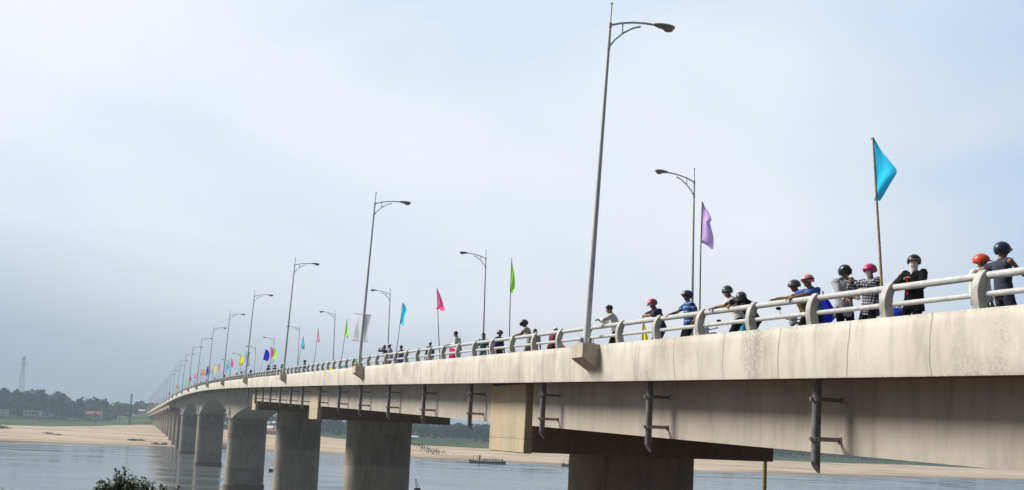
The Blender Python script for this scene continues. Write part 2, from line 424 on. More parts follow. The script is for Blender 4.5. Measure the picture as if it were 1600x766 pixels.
# ------------------------------------------------------------------ haze
b = bmesh.new(); box(b, (0, 1200, 38), (5200, 4000, 92)); hz = obj('haze', b, [], None, smooth=False)
hm = bpy.data.materials.new('haze'); hm.use_nodes = True; t = hm.node_tree; t.nodes.clear()
pv = N(t, 'ShaderNodeVolumePrincipled'); pv.inputs['Color'].default_value = (.54, .66, .79, 1); pv.inputs['Density'].default_value = .00042
pv.inputs['Anisotropy'].default_value = .1
mo = N(t, 'ShaderNodeOutputMaterial'); t.links.new(pv.outputs[0], mo.inputs['Volume']); hz.data.materials.append(hm)
tag(hz, kind='stuff')

# ------------------------------------------------------------------ terrain and water
SX = [-2500, -600, -177, -134, -37, 70, 240, 600, 2500]; SY = [300, 335, 360, 388, 391, 379, 478, 560, 700]
def interp(x, X, Y):
    if x <= X[0]: return Y[0]
    for i in range(len(X)-1):
        if x <= X[i+1]: return Y[i]+(Y[i+1]-Y[i])*(x-X[i])/(X[i+1]-X[i])
    return Y[-1]
def sm(t): t = max(0, min(1, t)); return t*t*(3-2*t)
def dshore(X, Y): return Y-interp(X, SX, SY)-7*noise.noise((X/55, 3.1, 0))-2*noise.noise((X/14, 1.1, 0))
def ground(X, Y):
    if Y < 120:
        p = Vector((X, Y, 0))-BO; u = p.dot(eu)
        h = 9.75 if Y < 14 else 9.75-12*sm((Y-14)/36)
        if abs(X) > 60: h = h
        return h + .12*noise.noise((X*.4, Y*.4, 0))
    d = dshore(X, Y)
    if d < 0: h = max(-2.25, .035*d)
    else:
        h = 2.4*sm((d+12)/140)-2.4*sm(12/140)+.009*max(0, d-110)
        h += (.28*noise.noise((X/60, Y/22, 1))+.12*noise.noise((X/18, Y/7, 4)))*min(1, d/25)
    q = Vector((X, Y, 0))-BO; u = q.dot(eu); v = q.dot(ev)
    if u > 760:
        k = sm((u-775)/60)*max(0, 1-abs(v-6)/34); h = max(h, h+(T(min(u, UEND))-1.4-h)*min(1, k*1.5))
    if Y > 1150: h = min(h, 12)
    return h
def grass_mask(X, Y):
    d = dshore(X, Y)
    th = 134+330*exp(-((X+.30*Y)/62)**2)+18*noise.noise((X/70, Y/40, 9)) - (0 if X < -60 else 10)
    g = sm((d-th)/14)
    if X < -190 and 172 < d+6*noise.noise((X/60, 0, 5)) < 186: g *= .15
    g *= .97+.2*noise.noise((X/30, Y/12, 2)) if g > 0 else 1
    p = noise.noise((X/26, Y/9, 12))
    if th-45 < d < th: g = max(g, sm((p-.25)/.2)*.5)
    return max(0, min(1, g))
def grid_axis(segs):
    out = []
    for a, c, st in segs:
        n = max(1, int((c-a)/st)); out += [a+(c-a)*i/n for i in range(n)]
    return out+[segs[-1][1]]
gx = grid_axis([(-6000, -900, 400), (-900, -460, 22), (-460, 320, 5.0), (320, 900, 20), (900, 6000, 400)])
gy = grid_axis([(-60, 10, 8), (10, 60, 2.5), (60, 330, 15), (330, 560, 3.5), (560, 900, 8), (900, 1200, 25), (1200, 9000, 600)])
me = bpy.data.meshes.new('ground')
vs = [(x, y, ground(x, y)) for y in gy for x in gx]; nx = len(gx)
fcs = [(j*nx+i, j*nx+i+1, (j+1)*nx+i+1, (j+1)*nx+i) for j in range(len(gy)-1) for i in range(nx-1)]
me.from_pydata(vs, [], fcs); at_ = me.attributes.new('grass', 'FLOAT', 'POINT')
gm = [-1.0 if y < 200 else grass_mask(x, y) for y in gy for x in gx]
at_.data.foreach_set('value', gm)
m, t, bs = new_mat('ground')
atn = N(t, 'ShaderNodeAttribute', attribute_name='grass'); geo = N(t, 'ShaderNodeNewGeometry')
mp = N(t, 'ShaderNodeMapping'); mp.inputs['Scale'].default_value = (.02, .16, .3); t.links.new(geo.outputs['Position'], mp.inputs[0])
na = N(t, 'ShaderNodeTexNoise'); na.inputs['Scale'].default_value = 1; na.inputs['Detail'].default_value = 8; na.inputs['Roughness'].default_value = .6; t.links.new(mp.outputs[0], na.inputs[0])
mp2 = N(t, 'ShaderNodeMapping'); mp2.inputs['Scale'].default_value = (.12, .5, .5); t.links.new(geo.outputs['Position'], mp2.inputs[0])
nb2 = N(t, 'ShaderNodeTexNoise'); nb2.inputs['Scale'].default_value = 1; nb2.inputs['Detail'].default_value = 6; t.links.new(mp2.outputs[0], nb2.inputs[0])
sand = ramp(t, [(.30, (.22, .155, .10)), (.42, (.42, .32, .225)), (.54, (.52, .42, .31)), (.68, (.60, .50, .385))], na.outputs[0])
s2 = mixc(t, .6, sand.outputs[0], ramp(t, [(.36, (.62, .55, .48)), (.5, (1, 1, 1))], nb2.outputs[0]).outputs[0], 'MULTIPLY')
sepz = N(t, 'ShaderNodeSeparateXYZ'); t.links.new(geo.outputs['Position'], sepz.inputs[0])
wet = ramp(t, [(.0, (.42, .38, .34)), (.22, (.8, .76, .72)), (.5, (1, 1, 1))], math_(t, 'MULTIPLY_ADD', na.outputs[0], .3, math_(t, 'MULTIPLY_ADD', sepz.outputs[2], 1.2, -.12)))
s3 = mixc(t, 1, s2, wet.outputs[0], 'MULTIPLY')
grs = ramp(t, [(.35, (.012, .040, .014)), (.5, (.022, .064, .020)), (.66, (.05, .085, .035))], nb2.outputs[0])
s4 = mixc(t, math_(t, 'MULTIPLY', atn.outputs['Fac'], -1.0), s3, (.085, .055, .035))
t.links.new(mixc(t, atn.outputs['Fac'], s4, grs.outputs[0]), bs.inputs['Base Color']); bs.inputs['Roughness'].default_value = .95; bs.inputs['Specular IOR Level'].default_value = .1
g = obj('ground', me, m); tag(g, kind='structure')

b = bmesh.new(); wv = [b.verts.new(p) for p in ((-9000, 30, 0), (9000, 30, 0), (9000, 1300, 0), (-9000, 1300, 0))]; b.faces.new(wv)
m, t, bs = new_mat('river_water')
geo = N(t, 'ShaderNodeNewGeometry')
bs.inputs['Base Color'].default_value = (.11, .13, .135, 1); bs.inputs['Roughness'].default_value = .09; bs.inputs['IOR'].default_value = 1.33
hs = []
for sc, st in (((.5, .9, 1), .6), ((.035, .10, 1), 1.0)):
    mp = N(t, 'ShaderNodeMapping'); mp.inputs['Scale'].default_value = sc; t.links.new(geo.outputs['Position'], mp.inputs[0])
    n_ = N(t, 'ShaderNodeTexNoise'); n_.inputs['Scale'].default_value = 1; n_.inputs['Detail'].default_value = 4; t.links.new(mp.outputs[0], n_.inputs[0]); hs.append(n_)
hh = math_(t, 'ADD', math_(t, 'MULTIPLY', hs[0].outputs[0], .0022), math_(t, 'MULTIPLY', hs[1].outputs[0], .022))
bn = N(t, 'ShaderNodeBump'); bn.inputs['Strength'].default_value = .6; bn.inputs['Distance'].default_value = 1.0; t.links.new(hh, bn.inputs['Height']); t.links.new(bn.outputs[0], bs.inputs['Normal'])
rr = ramp(t, [(.4, .07), (.65, .26)], hs[1].outputs[0]); t.links.new(rr.outputs[0], bs.inputs['Roughness'])
tag(obj('river_water', b, m, smooth=False), kind='structure')

# ------------------------------------------------------------------ street lamps
def make_lamp(lean):
    root = empty('street_lamp'); L = 9.36
    px = lambda z: lean*z                   # +x is towards the road
    b = bmesh.new(); tube(b, [(px(z), 0, z) for z in (0, .1, 3, 6, 9.410)], [.112, .102, .080, .06, .043], 14)
    tube(b, [(px(9.36), 0, 9.36), (px(9.980), 0, 9.980)], .024, 8); ball(b, (px(10.020), 0, 10.020), .04, seg=8, rings=6)
    obj('pole', b, M_galv, root)
    b = bmesh.new(); cbox(b, -.2, .2, -.2, .2, 0, .025, .004)
    for sx in (-.15, .15):
        for sy in (-.15, .15): tube(b, [(sx, sy, .02), (sx, sy, .14)], .014, 6)
    for k in range(4):
        a = k*pi/2; box(b, (.13*cos(a), .13*sin(a), .1), (.09, .012, .16), Matrix.Rotation(a, 4, 'Z'))
    obj('base_plate', b, M_galvd, root)
    x0 = px(9.36)
    b = bmesh.new(); tube(b, [(x0, 0, 9.360), (x0+.35, 0, 9.490), (x0+.75, 0, 9.580), (x0+1.15, 0, 9.630), (x0+1.5, 0, 9.640)], .032, 10)
    tube(b, [(px(8.680), 0, 8.680), (x0+.15, 0, 8.940), (x0+.42, 0, 9.200), (x0+.72, 0, 9.400), (x0+.98, 0, 9.500)], .028, 10)
    tube(b, [(x0+.40, 0, 9.190), (x0+.40, 0, 9.500)], .024, 8)
    tube(b, [(px(8.610), 0, 8.610), (px(8.740), 0, 8.740)], .058, 12); tube(b, [(px(9.290), 0, 9.290), (px(9.430), 0, 9.430)], .055, 12)
    obj('arm', b, M_galv, root)
    b = bmesh.new(); xs = [(1.42, .04, .035), (1.5, .075, .05), (1.65, .12, .075), (1.85, .145, .085), (2.02, .13, .07), (2.1, .075, .035), (2.12, .02, .01)]
    tube(b, [(x0+x, 0, 9.640+.012*math.sin(x)) for x, _, _ in xs], [(w, h) for _, w, h in xs], 14, flat=(0, 1, 0)); hd = obj('lamp_head', b, M_lamp, root)
    b = bmesh.new(); ball(b, (x0+1.9, 0, 9.585), (.17, .11, .085)); obj('lens', b, M_lens, hd)
    return root
protoN = make_lamp(.040); protoF = make_lamp(.014)
def make_corbel():
    b = bmesh.new()
    A = [(.045, -.012), (-.50, -.012), (-.50, -.40), (.045, -.74)]
    a = [b.verts.new((p[0], -.40, p[1])) for p in A]; c = [b.verts.new((p[0], .40, p[1])) for p in A]
    b.faces.new(a[::-1]); b.faces.new(c)
    for i in range(4): b.faces.new((a[i], a[(i+1) % 4], c[(i+1) % 4], c[i]))
    bmesh.ops.recalc_face_normals(b, faces=b.faces); bmesh.ops.bevel(b, geom=b.edges[:], offset=.012, segments=1, affect='EDGES')
    me = bpy.data.meshes.new('lamp_corbel'); b.to_mesh(me); b.free(); me.materials.append(M_corb); return me
corb_me = make_corbel()
ORD = ['nearest', 'second', 'third', 'fourth', 'fifth', 'sixth', 'seventh', 'eighth', 'ninth', 'tenth', 'eleventh', 'twelfth']
for far in (False, True):
    k = 0; u = 13.95 if not far else 30.0
    while u < UEND-10:
        o = (protoF if far else protoN) if k == 0 else copy_tree(protoF if far else protoN)
        v = -.22 if not far else 12.52
        o.location = B(u, v, T(u)); o.rotation_euler.z = TH + (pi if far else 0)
        side = 'near' if not far else 'far'
        if k < 12:
            lb = {0: 'nearest', 1: 'second nearest'}.get(k, ORD[k]+' nearest')
            lb = f'{lb} of the grey street lamps along the {side} parapet, arm over the road'
        else: lb = f'tiny distant street lamp near the far end of the {side} parapet'
        tag(o, lb, 'street lamp', f'street lamps along the {side} side of the bridge')
        c = link(bpy.data.objects.new('lamp_corbel', corb_me), bridge); c.location = (0 if not far else 12.3, u, T(u))
        if far: c.rotation_euler.z = pi
        u += 30.82; k += 1

# ------------------------------------------------------------------ flags
def cloth_mat(name, col, trans=.72):
    if name in _m: return _m[name]
    m, t, bs = new_mat(name)
    bs.inputs['Base Color'].default_value = (*col, 1); bs.inputs['Roughness'].default_value = .6; bs.inputs['Specular IOR Level'].default_value = .2
    tr = N(t, 'ShaderNodeBsdfTranslucent'); tr.inputs[0].default_value = (*col, 1)
    mxx = N(t, 'ShaderNodeMixShader'); mxx.inputs[0].default_value = trans
    t.links.new(bs.outputs[0], mxx.inputs[1]); t.links.new(tr.outputs[0], mxx.inputs[2])
    t.links.new(mxx.outputs[0], t.nodes['Material Output'].inputs[0]); _m[name] = m; return m
FC = {'sky blue': s2l(60, 210, 255), 'lilac': s2l(215, 185, 245), 'lime green': s2l(165, 250, 70), 'pink': s2l(255, 105, 160),
      'yellow': s2l(255, 228, 20), 'dark blue': s2l(35, 40, 190), 'orange': s2l(250, 165, 40), 'pale pink': s2l(250, 150, 175), 'hot pink': s2l(250, 50, 120)}
def make_flag(u, v, col, outline, length=1.12, top=3.9, lean=(0, 0), seed=0, zbase=WALK, bam=True, wdir=0.0, label='', group='flags on bamboo poles along the near parapet', r=.021, fine=True):
    """lean = sideways shift of the pole top in (v, u); outline = outer edge [(out, down)...] from pole top to pole foot of the cloth"""
    root = empty('flag', B(u, v, T(u)+zbase), TH)
    rnd = random.Random(seed); n = 9
    P = lambda s: Vector((lean[0]*s+.03*sin(3*s+seed), lean[1]*s, (top)*s))
    b = bmesh.new(); tube(b, [P(i/n) for i in range(n+1)], [r*(1.15-.6*i/n) for i in range(n+1)], 8 if fine else 5)
    if fine:
        for i in range(1, 14):
            s = i/14; p = P(s); tube(b, [p-Vector((0, 0, .008)), p+Vector((0, 0, .008))], r*(1.3-.6*s), 8)
    obj('pole', b, M_bamboo if bam else M_bamboog, root)
    R_, Q = (16, 7) if fine else (6, 2); b = bmesh.new(); rows = []
    def ol(t_):
        x = t_*(len(outline)-1); i = min(int(x), len(outline)-2); f = x-i
        f2 = f
        return outline[i][0]*(1-f2)+outline[i+1][0]*f2, outline[i][1]*(1-f2)+outline[i+1][1]*f2
    wd = Vector((cos(wdir), sin(wdir), 0)); wn = Vector((-sin(wdir), cos(wdir), 0))
    for i in range(R_+1):
        t_ = i/R_; s = 1-(.02+length*t_)/top; p0 = P(s); ox, dz = ol(t_)
        ptop = P(1); outp = ptop+wd*ox-Vector((0, 0, dz*length))
        row = []
        for j in range(Q+1):
            q = j/Q; p = p0.lerp(outp, q); 
            amp = .06*q*(1 if fine else .5)
            p = p+wn*(amp*sin(6*q+5*t_+seed)+.03*sin(9*t_+seed*2)*q)
            p.z -= .04*q*(1-q)*ox
            row.append(b.verts.new(p))
        rows.append(row)
    for i in range(R_):
        for j in range(Q):
            b.faces.new((rows[i][j], rows[i+1][j], rows[i+1][j+1], rows[i][j+1]))
    obj('cloth', b, cloth_mat('cloth_'+col.replace(' ', '_'), FC[col]), root)
    tag(root, label, 'flag', group); return root
TRI = [(0, 0), (.30, .26), (.56, .50), (.38, .74), (.14, 1.05), (-.03, 1.06)]
SAG = [(0, .02), (.16, .18), (.30, .40), (.22, .46), (.32, .85), (.30, 1.17), (.10, 1.02), (0, .98)]
THIN = [(0, 0), (.05, .25), (.12, .6), (.15, .95), (.1, 1.15), (0, 1.0)]
SLOPE = [(0, 0), (.14, .3), (.28, .62), (.42, .92), (.30, .98), (.06, .84), (0, .84)]
NAR = [(0, 0), (.12, .12), (.26, .3), (.20, .5), (.15, .8), (.16, 1.12), (.05, 1.06), (0, 1.04)]
make_flag(2.6, .5, 'sky blue', TRI, 1.12, 3.86, (-.27, .0), 1, wdir=-.05, label='large sky blue pennant on a brown bamboo pole, nearest and tallest in the photo', r=.026)
make_flag(9.04, .5, 'lilac', SAG, 1.02, 3.82, (.02, 0), 2, bam=False, label='lilac pennant hanging limp beside the man in the blue striped shirt')
make_flag(22.1, .5, 'lime green', THIN, 1.15, 4.02, (-.09, 0), 3, bam=False, label='narrow lime green pennant above the railing left of the tallest lamp')
make_flag(30.7, .5, 'pink', SLOPE, 1.05, 3.7, (-.42, 0), 4, bam=False, label='bright pink pennant on a thin pole leaning left, in mid bridge')
make_flag(39.35, .5, 'sky blue', NAR, 1.08, 3.75, (.22, 0), 5, bam=False, label='sky blue pennant above the group of three people looking over the rail')
make_flag(54.5, .5, 'lime green', THIN, 1.15, 3.9, (.32, 0), 6, bam=False, label='lime green pennant left of the second nearest street lamp')
make_flag(65.3, .5, 'pale pink', THIN, 1.0, 3.9, (.3, 0), 7, bam=False, label='pale pink pennant between the lime green and the small sky blue one')
make_flag(73.6, .5, 'sky blue', THIN, 1.05, 3.75, (.5, 0), 8, bam=False, label='small sky blue pennant just right of the third nearest street lamp')
WIDE = [(0, 0), (.32, .1), (.5, .4), (.46, .8), (.3, 1.15), (0, 1.0)]
FARF = [(88.9, 'pink', 3.4, -.3), (93.0, 'lime green', 3.5, .5), (100.7, 'dark blue', 3.6, .6), (118.5, 'sky blue', 3.7, .4), (124.1, 'yellow', 3.7, .3),
        (134.7, 'pink', 3.6, .1), (142.1, 'sky blue', 3.3, .1), (156.9, 'pale pink', 3.6, .1), (168.6, 'yellow', 3.7, .1), (182.4, 'dark blue', 3.8, .1),
        (194, 'orange', 3.8, 0), (199.6, 'pale pink', 3.8, 0), (211.4, 'lime green', 3.9, 0), (220.6, 'pink', 3.7, 0), (239.9, 'hot pink', 3.8, 0),
        (254.6, 'lime green', 3.4, 0), (262, 'lime green', 3.2, 0), (296.8, 'sky blue', 3.4, 0), (317.4, 'orange', 3.7, 0), (375.7, 'dark blue', 3.5, 0),
        (402, 'pale pink', 3.6, 0), (431, 'sky blue', 3.5, 0), (462, 'pale pink', 3.6, 0), (505, 'pale pink', 3.6, 0), (548, 'sky blue', 3.6, 0), (600, 'pale pink', 3.6, 0)]
FL = ['pink pennant on crossed thin poles, nearest of the far pink ones', 'lime green pennant right of the dark blue one and left of the crossed poles', 'dark blue pennant against the sky right of the fourth nearest lamp',
      'tall thin sky blue pennant beside the fourth nearest lamp', 'broad yellow pennant left of the fourth nearest lamp', 'pink pennant just right of the fifth nearest lamp', 'small sky blue pennant touching the fifth nearest lamp pole',
      'faint pale pink pennant left of the fifth nearest lamp', 'yellow pennant standing just right of the sixth nearest lamp', 'dark blue pennant just left of the sixth nearest lamp', 'small orange pennant in the far row left of the dark blue one',
      'tiny pale pink pennant touching the orange one in the far row', 'small lime green pennant between two pink ones in the far row', 'small pink pennant left of the single lime green one in the far row', 'tiny hot pink pennant on the crest of the bridge',
      'tiny lime green pennant on the crest, right one of a pair', 'tiny lime green pennant on the crest, left one of a pair', 'tiny sky blue pennant beyond the crest of the bridge', 'tiny orange pennant beyond the crest of the bridge', 'tiny dark blue pennant beyond the crest of the bridge']
for i, ((u, c, h, ln), lb) in enumerate(zip(FARF, FL+['hardly visible pale pennant near the far end of the bridge']*6)):
    make_flag(u, .5, c, WIDE if c in ('yellow', 'orange', 'dark blue') else [(0, 0), (.2, .2), (.36, .5), (.3, .9), (.2, 1.1), (0, 1)], 1.15, h+.05, (ln, 0), i+10, bam=False, label=lb,
              group='flags on thin poles along the far half of the near parapet', fine=u < 130, r=.02 if u < 130 else .03)
# pennants that slipped down behind the railing
LOWT = [(0, 0), (.06, .15), (.16, .5), (.22, .85), (.22, 1.0), (0, 1.0)]
DIAM = [(0, 0), (.14, .22), (.31, .55), (.30, .6), (.14, .9), (.02, 1.05), (0, 1.0)]
gl = 'pennants slipped down behind the railing'
make_flag(12.6, .85, 'yellow', LOWT, 1.05, 1.20, (.04, 0), 40, label='yellow pennant slipped down behind the railing beside the man in the red helmet', group=gl)
make_flag(4.9, .9, 'dark blue', DIAM, .80, 1.30, (.02, 0), 41, label='dark blue pennant slipped down behind the railing right of the pink helmet', group=gl)
make_flag(7.95, .9, 'sky blue', [(0, 0), (.1, .2), (.13, .6), (.12, 1.0), (0, 1)], 1.0, 1.10, (.05, 0), 42, label='sky blue pennant slipped down behind the railing below the white shirt', group=gl)
make_flag(31.2, .95, 'hot pink', [(0, 0), (.3, .05), (.38, .35), (.3, .6), (.34, .95), (0, 1)], .75, 1.12, (0, 0), 43, label='hot pink pennant slipped down behind the railing under the bright pink flag', group=gl)
make_flag(19.0, .95, 'hot pink', [(0, 0), (.2, .3), (.5, .62), (.6, 1.0), (.3, 1), (0, 1)], .8, 1.10, (.05, 0), 44, label='hot pink pennant slipped down beside the crouching person in maroon', group=gl)
make_flag(51.5, .9, 'lime green', [(0, 0), (.3, .1), (.5, .5), (.5, 1.0), (.2, 1), (0, 1)], .8, 1.12, (.04, 0), 45, label='lime green pennant slipped down left of the second nearest lamp', group=gl)
make_flag(61.0, .9, 'yellow', [(0, 0), (.3, .1), (.4, .5), (.5, 1.0), (.2, 1), (0, 1)], .6, .98, (.04, 0), 46, label='small yellow pennant slipped down behind the railing in mid bridge', group=gl)
make_flag(56.2, .9, 'sky blue', [(0, 0), (.3, .1), (.4, .5), (.5, 1.0), (.2, 1), (0, 1)], .55, .9, (.04, 0), 47, label='small sky blue pennant slipped down behind the railing in mid bridge', group=gl)

# banners tied to lamps
M_bann = cloth_mat('banner_white', (.86, .88, .90), .7)
def banner(k, w, label, blue=False):
    u = 13.95+30.82*k; root = empty('banner', B(u, -.22, T(u)), TH)
    z1, z0 = 2.95, 1.42
    for sgn in (-1, 1):
        b = bmesh.new(); rows = []
        for i in range(9):
            t_ = i/8; row = []
            for j in range(5):
                q = j/4; x = .11+sgn*0+0
                xx = (.11+(w-.11)*q)*sgn+.04+.03*t_
                if sgn < 0: xx = (-.10-(w-.22)*q*(.35+.65*t_))-.10*t_*q
                else: xx -= .13*t_*q
                row.append(b.verts.new((xx, .035*sin(5*t_+3*q+k)-.03, z1-(z1-z0)*t_)))
            rows.append(row)
        for i in range(8):
            for j in range(4): b.faces.new((rows[i][j], rows[i+1][j], rows[i+1][j+1], rows[i][j+1]))
        bmesh.ops.solidify(b, geom=b.faces[:], thickness=.004)
        obj('cloth', b, cloth_mat('cloth_dark_blue', FC['dark blue']) if blue and sgn < 0 else M_bann, root)
    b = bmesh.new(); tube(b, [(-w, 0, z1), (w+.1, 0, z1)], .014, 6); tube(b, [(-w-.05, 0, z0), (w-.02, 0, z0)], .014, 6); tube(b, [(.1, 0, z1), (.06, 0, z0)], .02, 6)
    obj('crossbar', b, M_galvd, root)
    tag(root, label, 'banner', 'banners tied to lamp poles')
banner(1, .46, 'plain white cloth banner tied to the second nearest lamp pole')
banner(3, .42, 'white banner tied to the fourth nearest lamp pole')
banner(5, .42, 'white and dark blue banner tied to the sixth nearest lamp pole', True)

# ------------------------------------------------------------------ people
def remesh(bm, vox, smooth=2, disp=0, dsc=9, seed=0):
    me = bpy.data.meshes.new('tmp'); bm.to_mesh(me); bm.free()
    o = bpy.data.objects.new('tmp', me); C.objects.link(o)
    md = o.modifiers.new('r', 'REMESH'); md.mode = 'VOXEL'; md.voxel_size = vox
    dg = bpy.context.evaluated_depsgraph_get(); dg.update()
    ev_ = o.evaluated_get(dg); out = bpy.data.meshes.new_from_object(ev_)
    bpy.data.objects.remove(o); bpy.data.meshes.remove(me)
    b = bmesh.new(); b.from_mesh(out); bpy.data.meshes.remove(out)
    for _ in range(smooth): bmesh.ops.smooth_vert(b, verts=b.verts, factor=.5, use_axis_x=True, use_axis_y=True, use_axis_z=True)
    if disp:
        b.normal_update()
        for v in b.verts:
            p = v.co*dsc+Vector((seed*3.1, 0, 0))
            v.co += v.normal*(disp*(noise.noise(p)+.6*noise.noise(Vector((p.x*1.2, p.y*1.2, p.z*2.8)))))
    return b
def ik(a, c, l1, l2, pole):
    d = c-a; L = min(d.length, (l1+l2)*.995); dn = d.normalized(); c2 = a+dn*L
    x = (l1*l1-l2*l2+L*L)/(2*L); h = sqrt(max(0, l1*l1-x*x))
    pl = (pole-dn*pole.dot(dn)).normalized()
    return a+dn*x+pl*h, c2
def hand(bm, w, d, nrm, s, side, curl=.5):
    """palm, four fingers and a thumb from wrist w along d; nrm = palm side"""
    d = d.normalized(); nrm = (nrm-d*nrm.dot(d)).normalized(); lat = d.cross(nrm)*side
    palm = w+d*.085*s
    tube(bm, [w-d*.01*s, w+d*.03*s, palm], [(.028*s, .02*s), (.036*s, .019*s), (.041*s, .015*s)], 10, flat=lat, round_ends=True)
    for i, (o, l) in enumerate(((-.030, .062), (-.010, .074), (.010, .070), (.029, .056))):
        r0 = palm+lat*(o*s)+d*(.008*s-.004*abs(i-1.5)*s)
        a1 = curl*.8; a2 = curl*1.9
        p1 = r0+(d*cos(a1)+nrm*sin(a1)+lat*o*2).normalized()*l*.5*s
        p2 = p1+(d*cos(a2)+nrm*sin(a2)).normalized()*l*.5*s
        tube(bm, [r0-d*.02*s, r0, p1, p2], [.0095*s, .0098*s, .0088*s, .0072*s], 8, round_ends=True)
    t0 = w+d*.025*s-lat*.028*s
    t1 = t0+(d*.6-lat*.75+nrm*.35).normalized()*.042*s
    t2 = t1+(d*.85-lat*.1+nrm*.5).normalized()*.034*s
    tube(bm, [t0, t1, t2], [.015*s, .0115*s, .009*s], 8, round_ends=True)
SKIN = {'tan': (.34, .19, .115), 'dark': (.25, .135, .08), 'mid': (.27, .145, .085)}
def skin_mat(k): return plain('skin_'+k, SKIN[k], .5, 0, .08, 20)
def stripe_mat():
    m, t, bs = new_mat('blue_striped_cotton'); tcn = N(t, 'ShaderNodeTexCoord'); sp = N(t, 'ShaderNodeSeparateXYZ'); t.links.new(tcn.outputs['Object'], sp.inputs[0])
    n_ = N(t, 'ShaderNodeTexNoise'); n_.inputs['Scale'].default_value = 4; t.links.new(tcn.outputs['Object'], n_.inputs[0])
    z = math_(t, 'MULTIPLY_ADD', n_.outputs[0], .05, sp.outputs[2]); fr = math_(t, 'FRACT', math_(t, 'MULTIPLY', z, 9.0))
    r = ramp(t, [(.0, (.02, .10, .36)), (.30, (.015, .03, .12)), (.55, (.02, .14, .42)), (.84, (.62, .72, .8)), (.94, (.02, .10, .36))], fr, 'CONSTANT')
    t.links.new(r.outputs[0], bs.inputs['Base Color']); bs.inputs['Roughness'].default_value = .9; return m
def teal_mat():
    m, t, bs = new_mat('teal_striped_cotton'); tcn = N(t, 'ShaderNodeTexCoord'); sp = N(t, 'ShaderNodeSeparateXYZ'); t.links.new(tcn.outputs['Object'], sp.inputs[0])
    fr = math_(t, 'FRACT', math_(t, 'MULTIPLY', sp.outputs[2], 10.0))
    r = ramp(t, [(.0, (.02, .22, .24)), (.55, (.01, .04, .06))], fr, 'CONSTANT'); t.links.new(r.outputs[0], bs.inputs['Base Color']); bs.inputs['Roughness'].default_value = .9; return m
def plaid_mat():
    m, t, bs = new_mat('plaid_cotton'); tcn = N(t, 'ShaderNodeTexCoord'); mp = N(t, 'ShaderNodeMapping'); mp.inputs['Rotation'].default_value = (0, .12, 0); t.links.new(tcn.outputs['Object'], mp.inputs[0])
    sp = N(t, 'ShaderNodeSeparateXYZ'); t.links.new(mp.outputs[0], sp.inputs[0])
    a = ramp(t, [(.0, .12), (.5, .95)], math_(t, 'FRACT', math_(t, 'MULTIPLY', sp.outputs[0], 20.0)), 'CONSTANT')
    c = ramp(t, [(.0, .12), (.5, .95)], math_(t, 'FRACT', math_(t, 'MULTIPLY', sp.outputs[2], 19.0)), 'CONSTANT')
    x = math_(t, 'MULTIPLY', a.outputs[0], c.outputs[0]); col = ramp(t, [(.0, (.008, .008, .02)), (.12, (.09, .09, .14)), (.9, (.68, .68, .7))], x)
    t.links.new(col.outputs[0], bs.inputs['Base Color']); bs.inputs['Roughness'].default_value = .9; return m
def cloth_plain(name, col): return plain('fabric_'+name, col, .92, 0, .14, 6, .25, .15)
FAB = {}
def fab(key):
    if key in FAB: return FAB[key]
    cols = {'white': (.68, .67, .64), 'cream': (.56, .53, .44), 'navy': (.035, .045, .10), 'navygrey': (.05, .055, .095), 'black': (.008, .008, .010), 'grey': (.26, .28, .34), 'blue': (.06, .13, .42),
            'brown': (.17, .12, .05), 'maroon': (.20, .035, .055), 'indigo': (.03, .03, .16), 'jeans': (.03, .04, .08), 'khaki': (.30, .27, .20), 'darkred': (.09, .01, .015), 'greylight': (.38, .39, .42),
            'purple': (.08, .05, .16), 'paleblue': (.42, .46, .60), 'royal': (.02, .05, .50), 'red': (.45, .02, .02), 'beige': (.50, .47, .38)}
    FAB[key] = {'stripe': stripe_mat, 'teal': teal_mat, 'plaid': plaid_mat}[key]() if key in ('stripe', 'teal', 'plaid') else cloth_plain(key, cols[key])
    return FAB[key]
def helmet_bm(hc, M, s, full=False, peak=True):
    b = bmesh.new(); n, m_ = 28, 12; rows = []
    rx, ry, rz = .122*s, .150*s, .132*s
    for i in range(m_+1):
        row = []
        for j in range(n):
            a = 2*pi*j/n; front = max(0, sin(a)); side_ = abs(cos(a))
            low = 1.98 if not full else 2.25          # polar angle of the rim
            low -= (.62 if not full else .86)*front**1.5
            th = low*i/m_
            # slight shell shaping
            row.append((rx*sin(th)*cos(a), ry*sin(th)*sin(a)-.008*s, rz*cos(th)+.018*s))
        rows.append(row)
    V = [[b.verts.new(p) for p in (rows[0][:1] if i == 0 else rows[i])] for i in range(m_+1)]
    for j in range(n): b.faces.new((V[0][0], V[1][j], V[1][(j+1) % n]))
    for i in range(1, m_):
        for j in range(n): b.faces.new((V[i][j], V[i+1][j], V[i+1][(j+1) % n], V[i][(j+1) % n]))
    rim = V[m_]
    inner = [b.verts.new((v.co.x*.86, v.co.y*.86, v.co.z+.006)) for v in rim]
    for j in range(n): b.faces.new((rim[j], inner[j], inner[(j+1) % n], rim[(j+1) % n]))
    b.faces.new(inner)
    bmesh.ops.recalc_face_normals(b, faces=b.faces)
    bmesh.ops.transform(b, matrix=M, verts=b.verts)
    return b
def peak_bm(M, s):
    b = bmesh.new(); k = 10; A = []; Z = []
    for j in range(k+1):
        a = radians(28+124*j/k); w = sin(radians(180*j/k))
        A.append(b.verts.new((.123*s*cos(a), .150*s*sin(a), .045*s+.004)))
        Z.append(b.verts.new((.135*s*cos(a), (.155+.040*w)*s*sin(a), (.045-.012*w)*s)))
    for j in range(k): b.faces.new((A[j], A[j+1], Z[j+1], Z[j]))
    bmesh.ops.solidify(b, geom=b.faces[:], thickness=.006)
    bmesh.ops.transform(b, matrix=M, verts=b.verts); return b
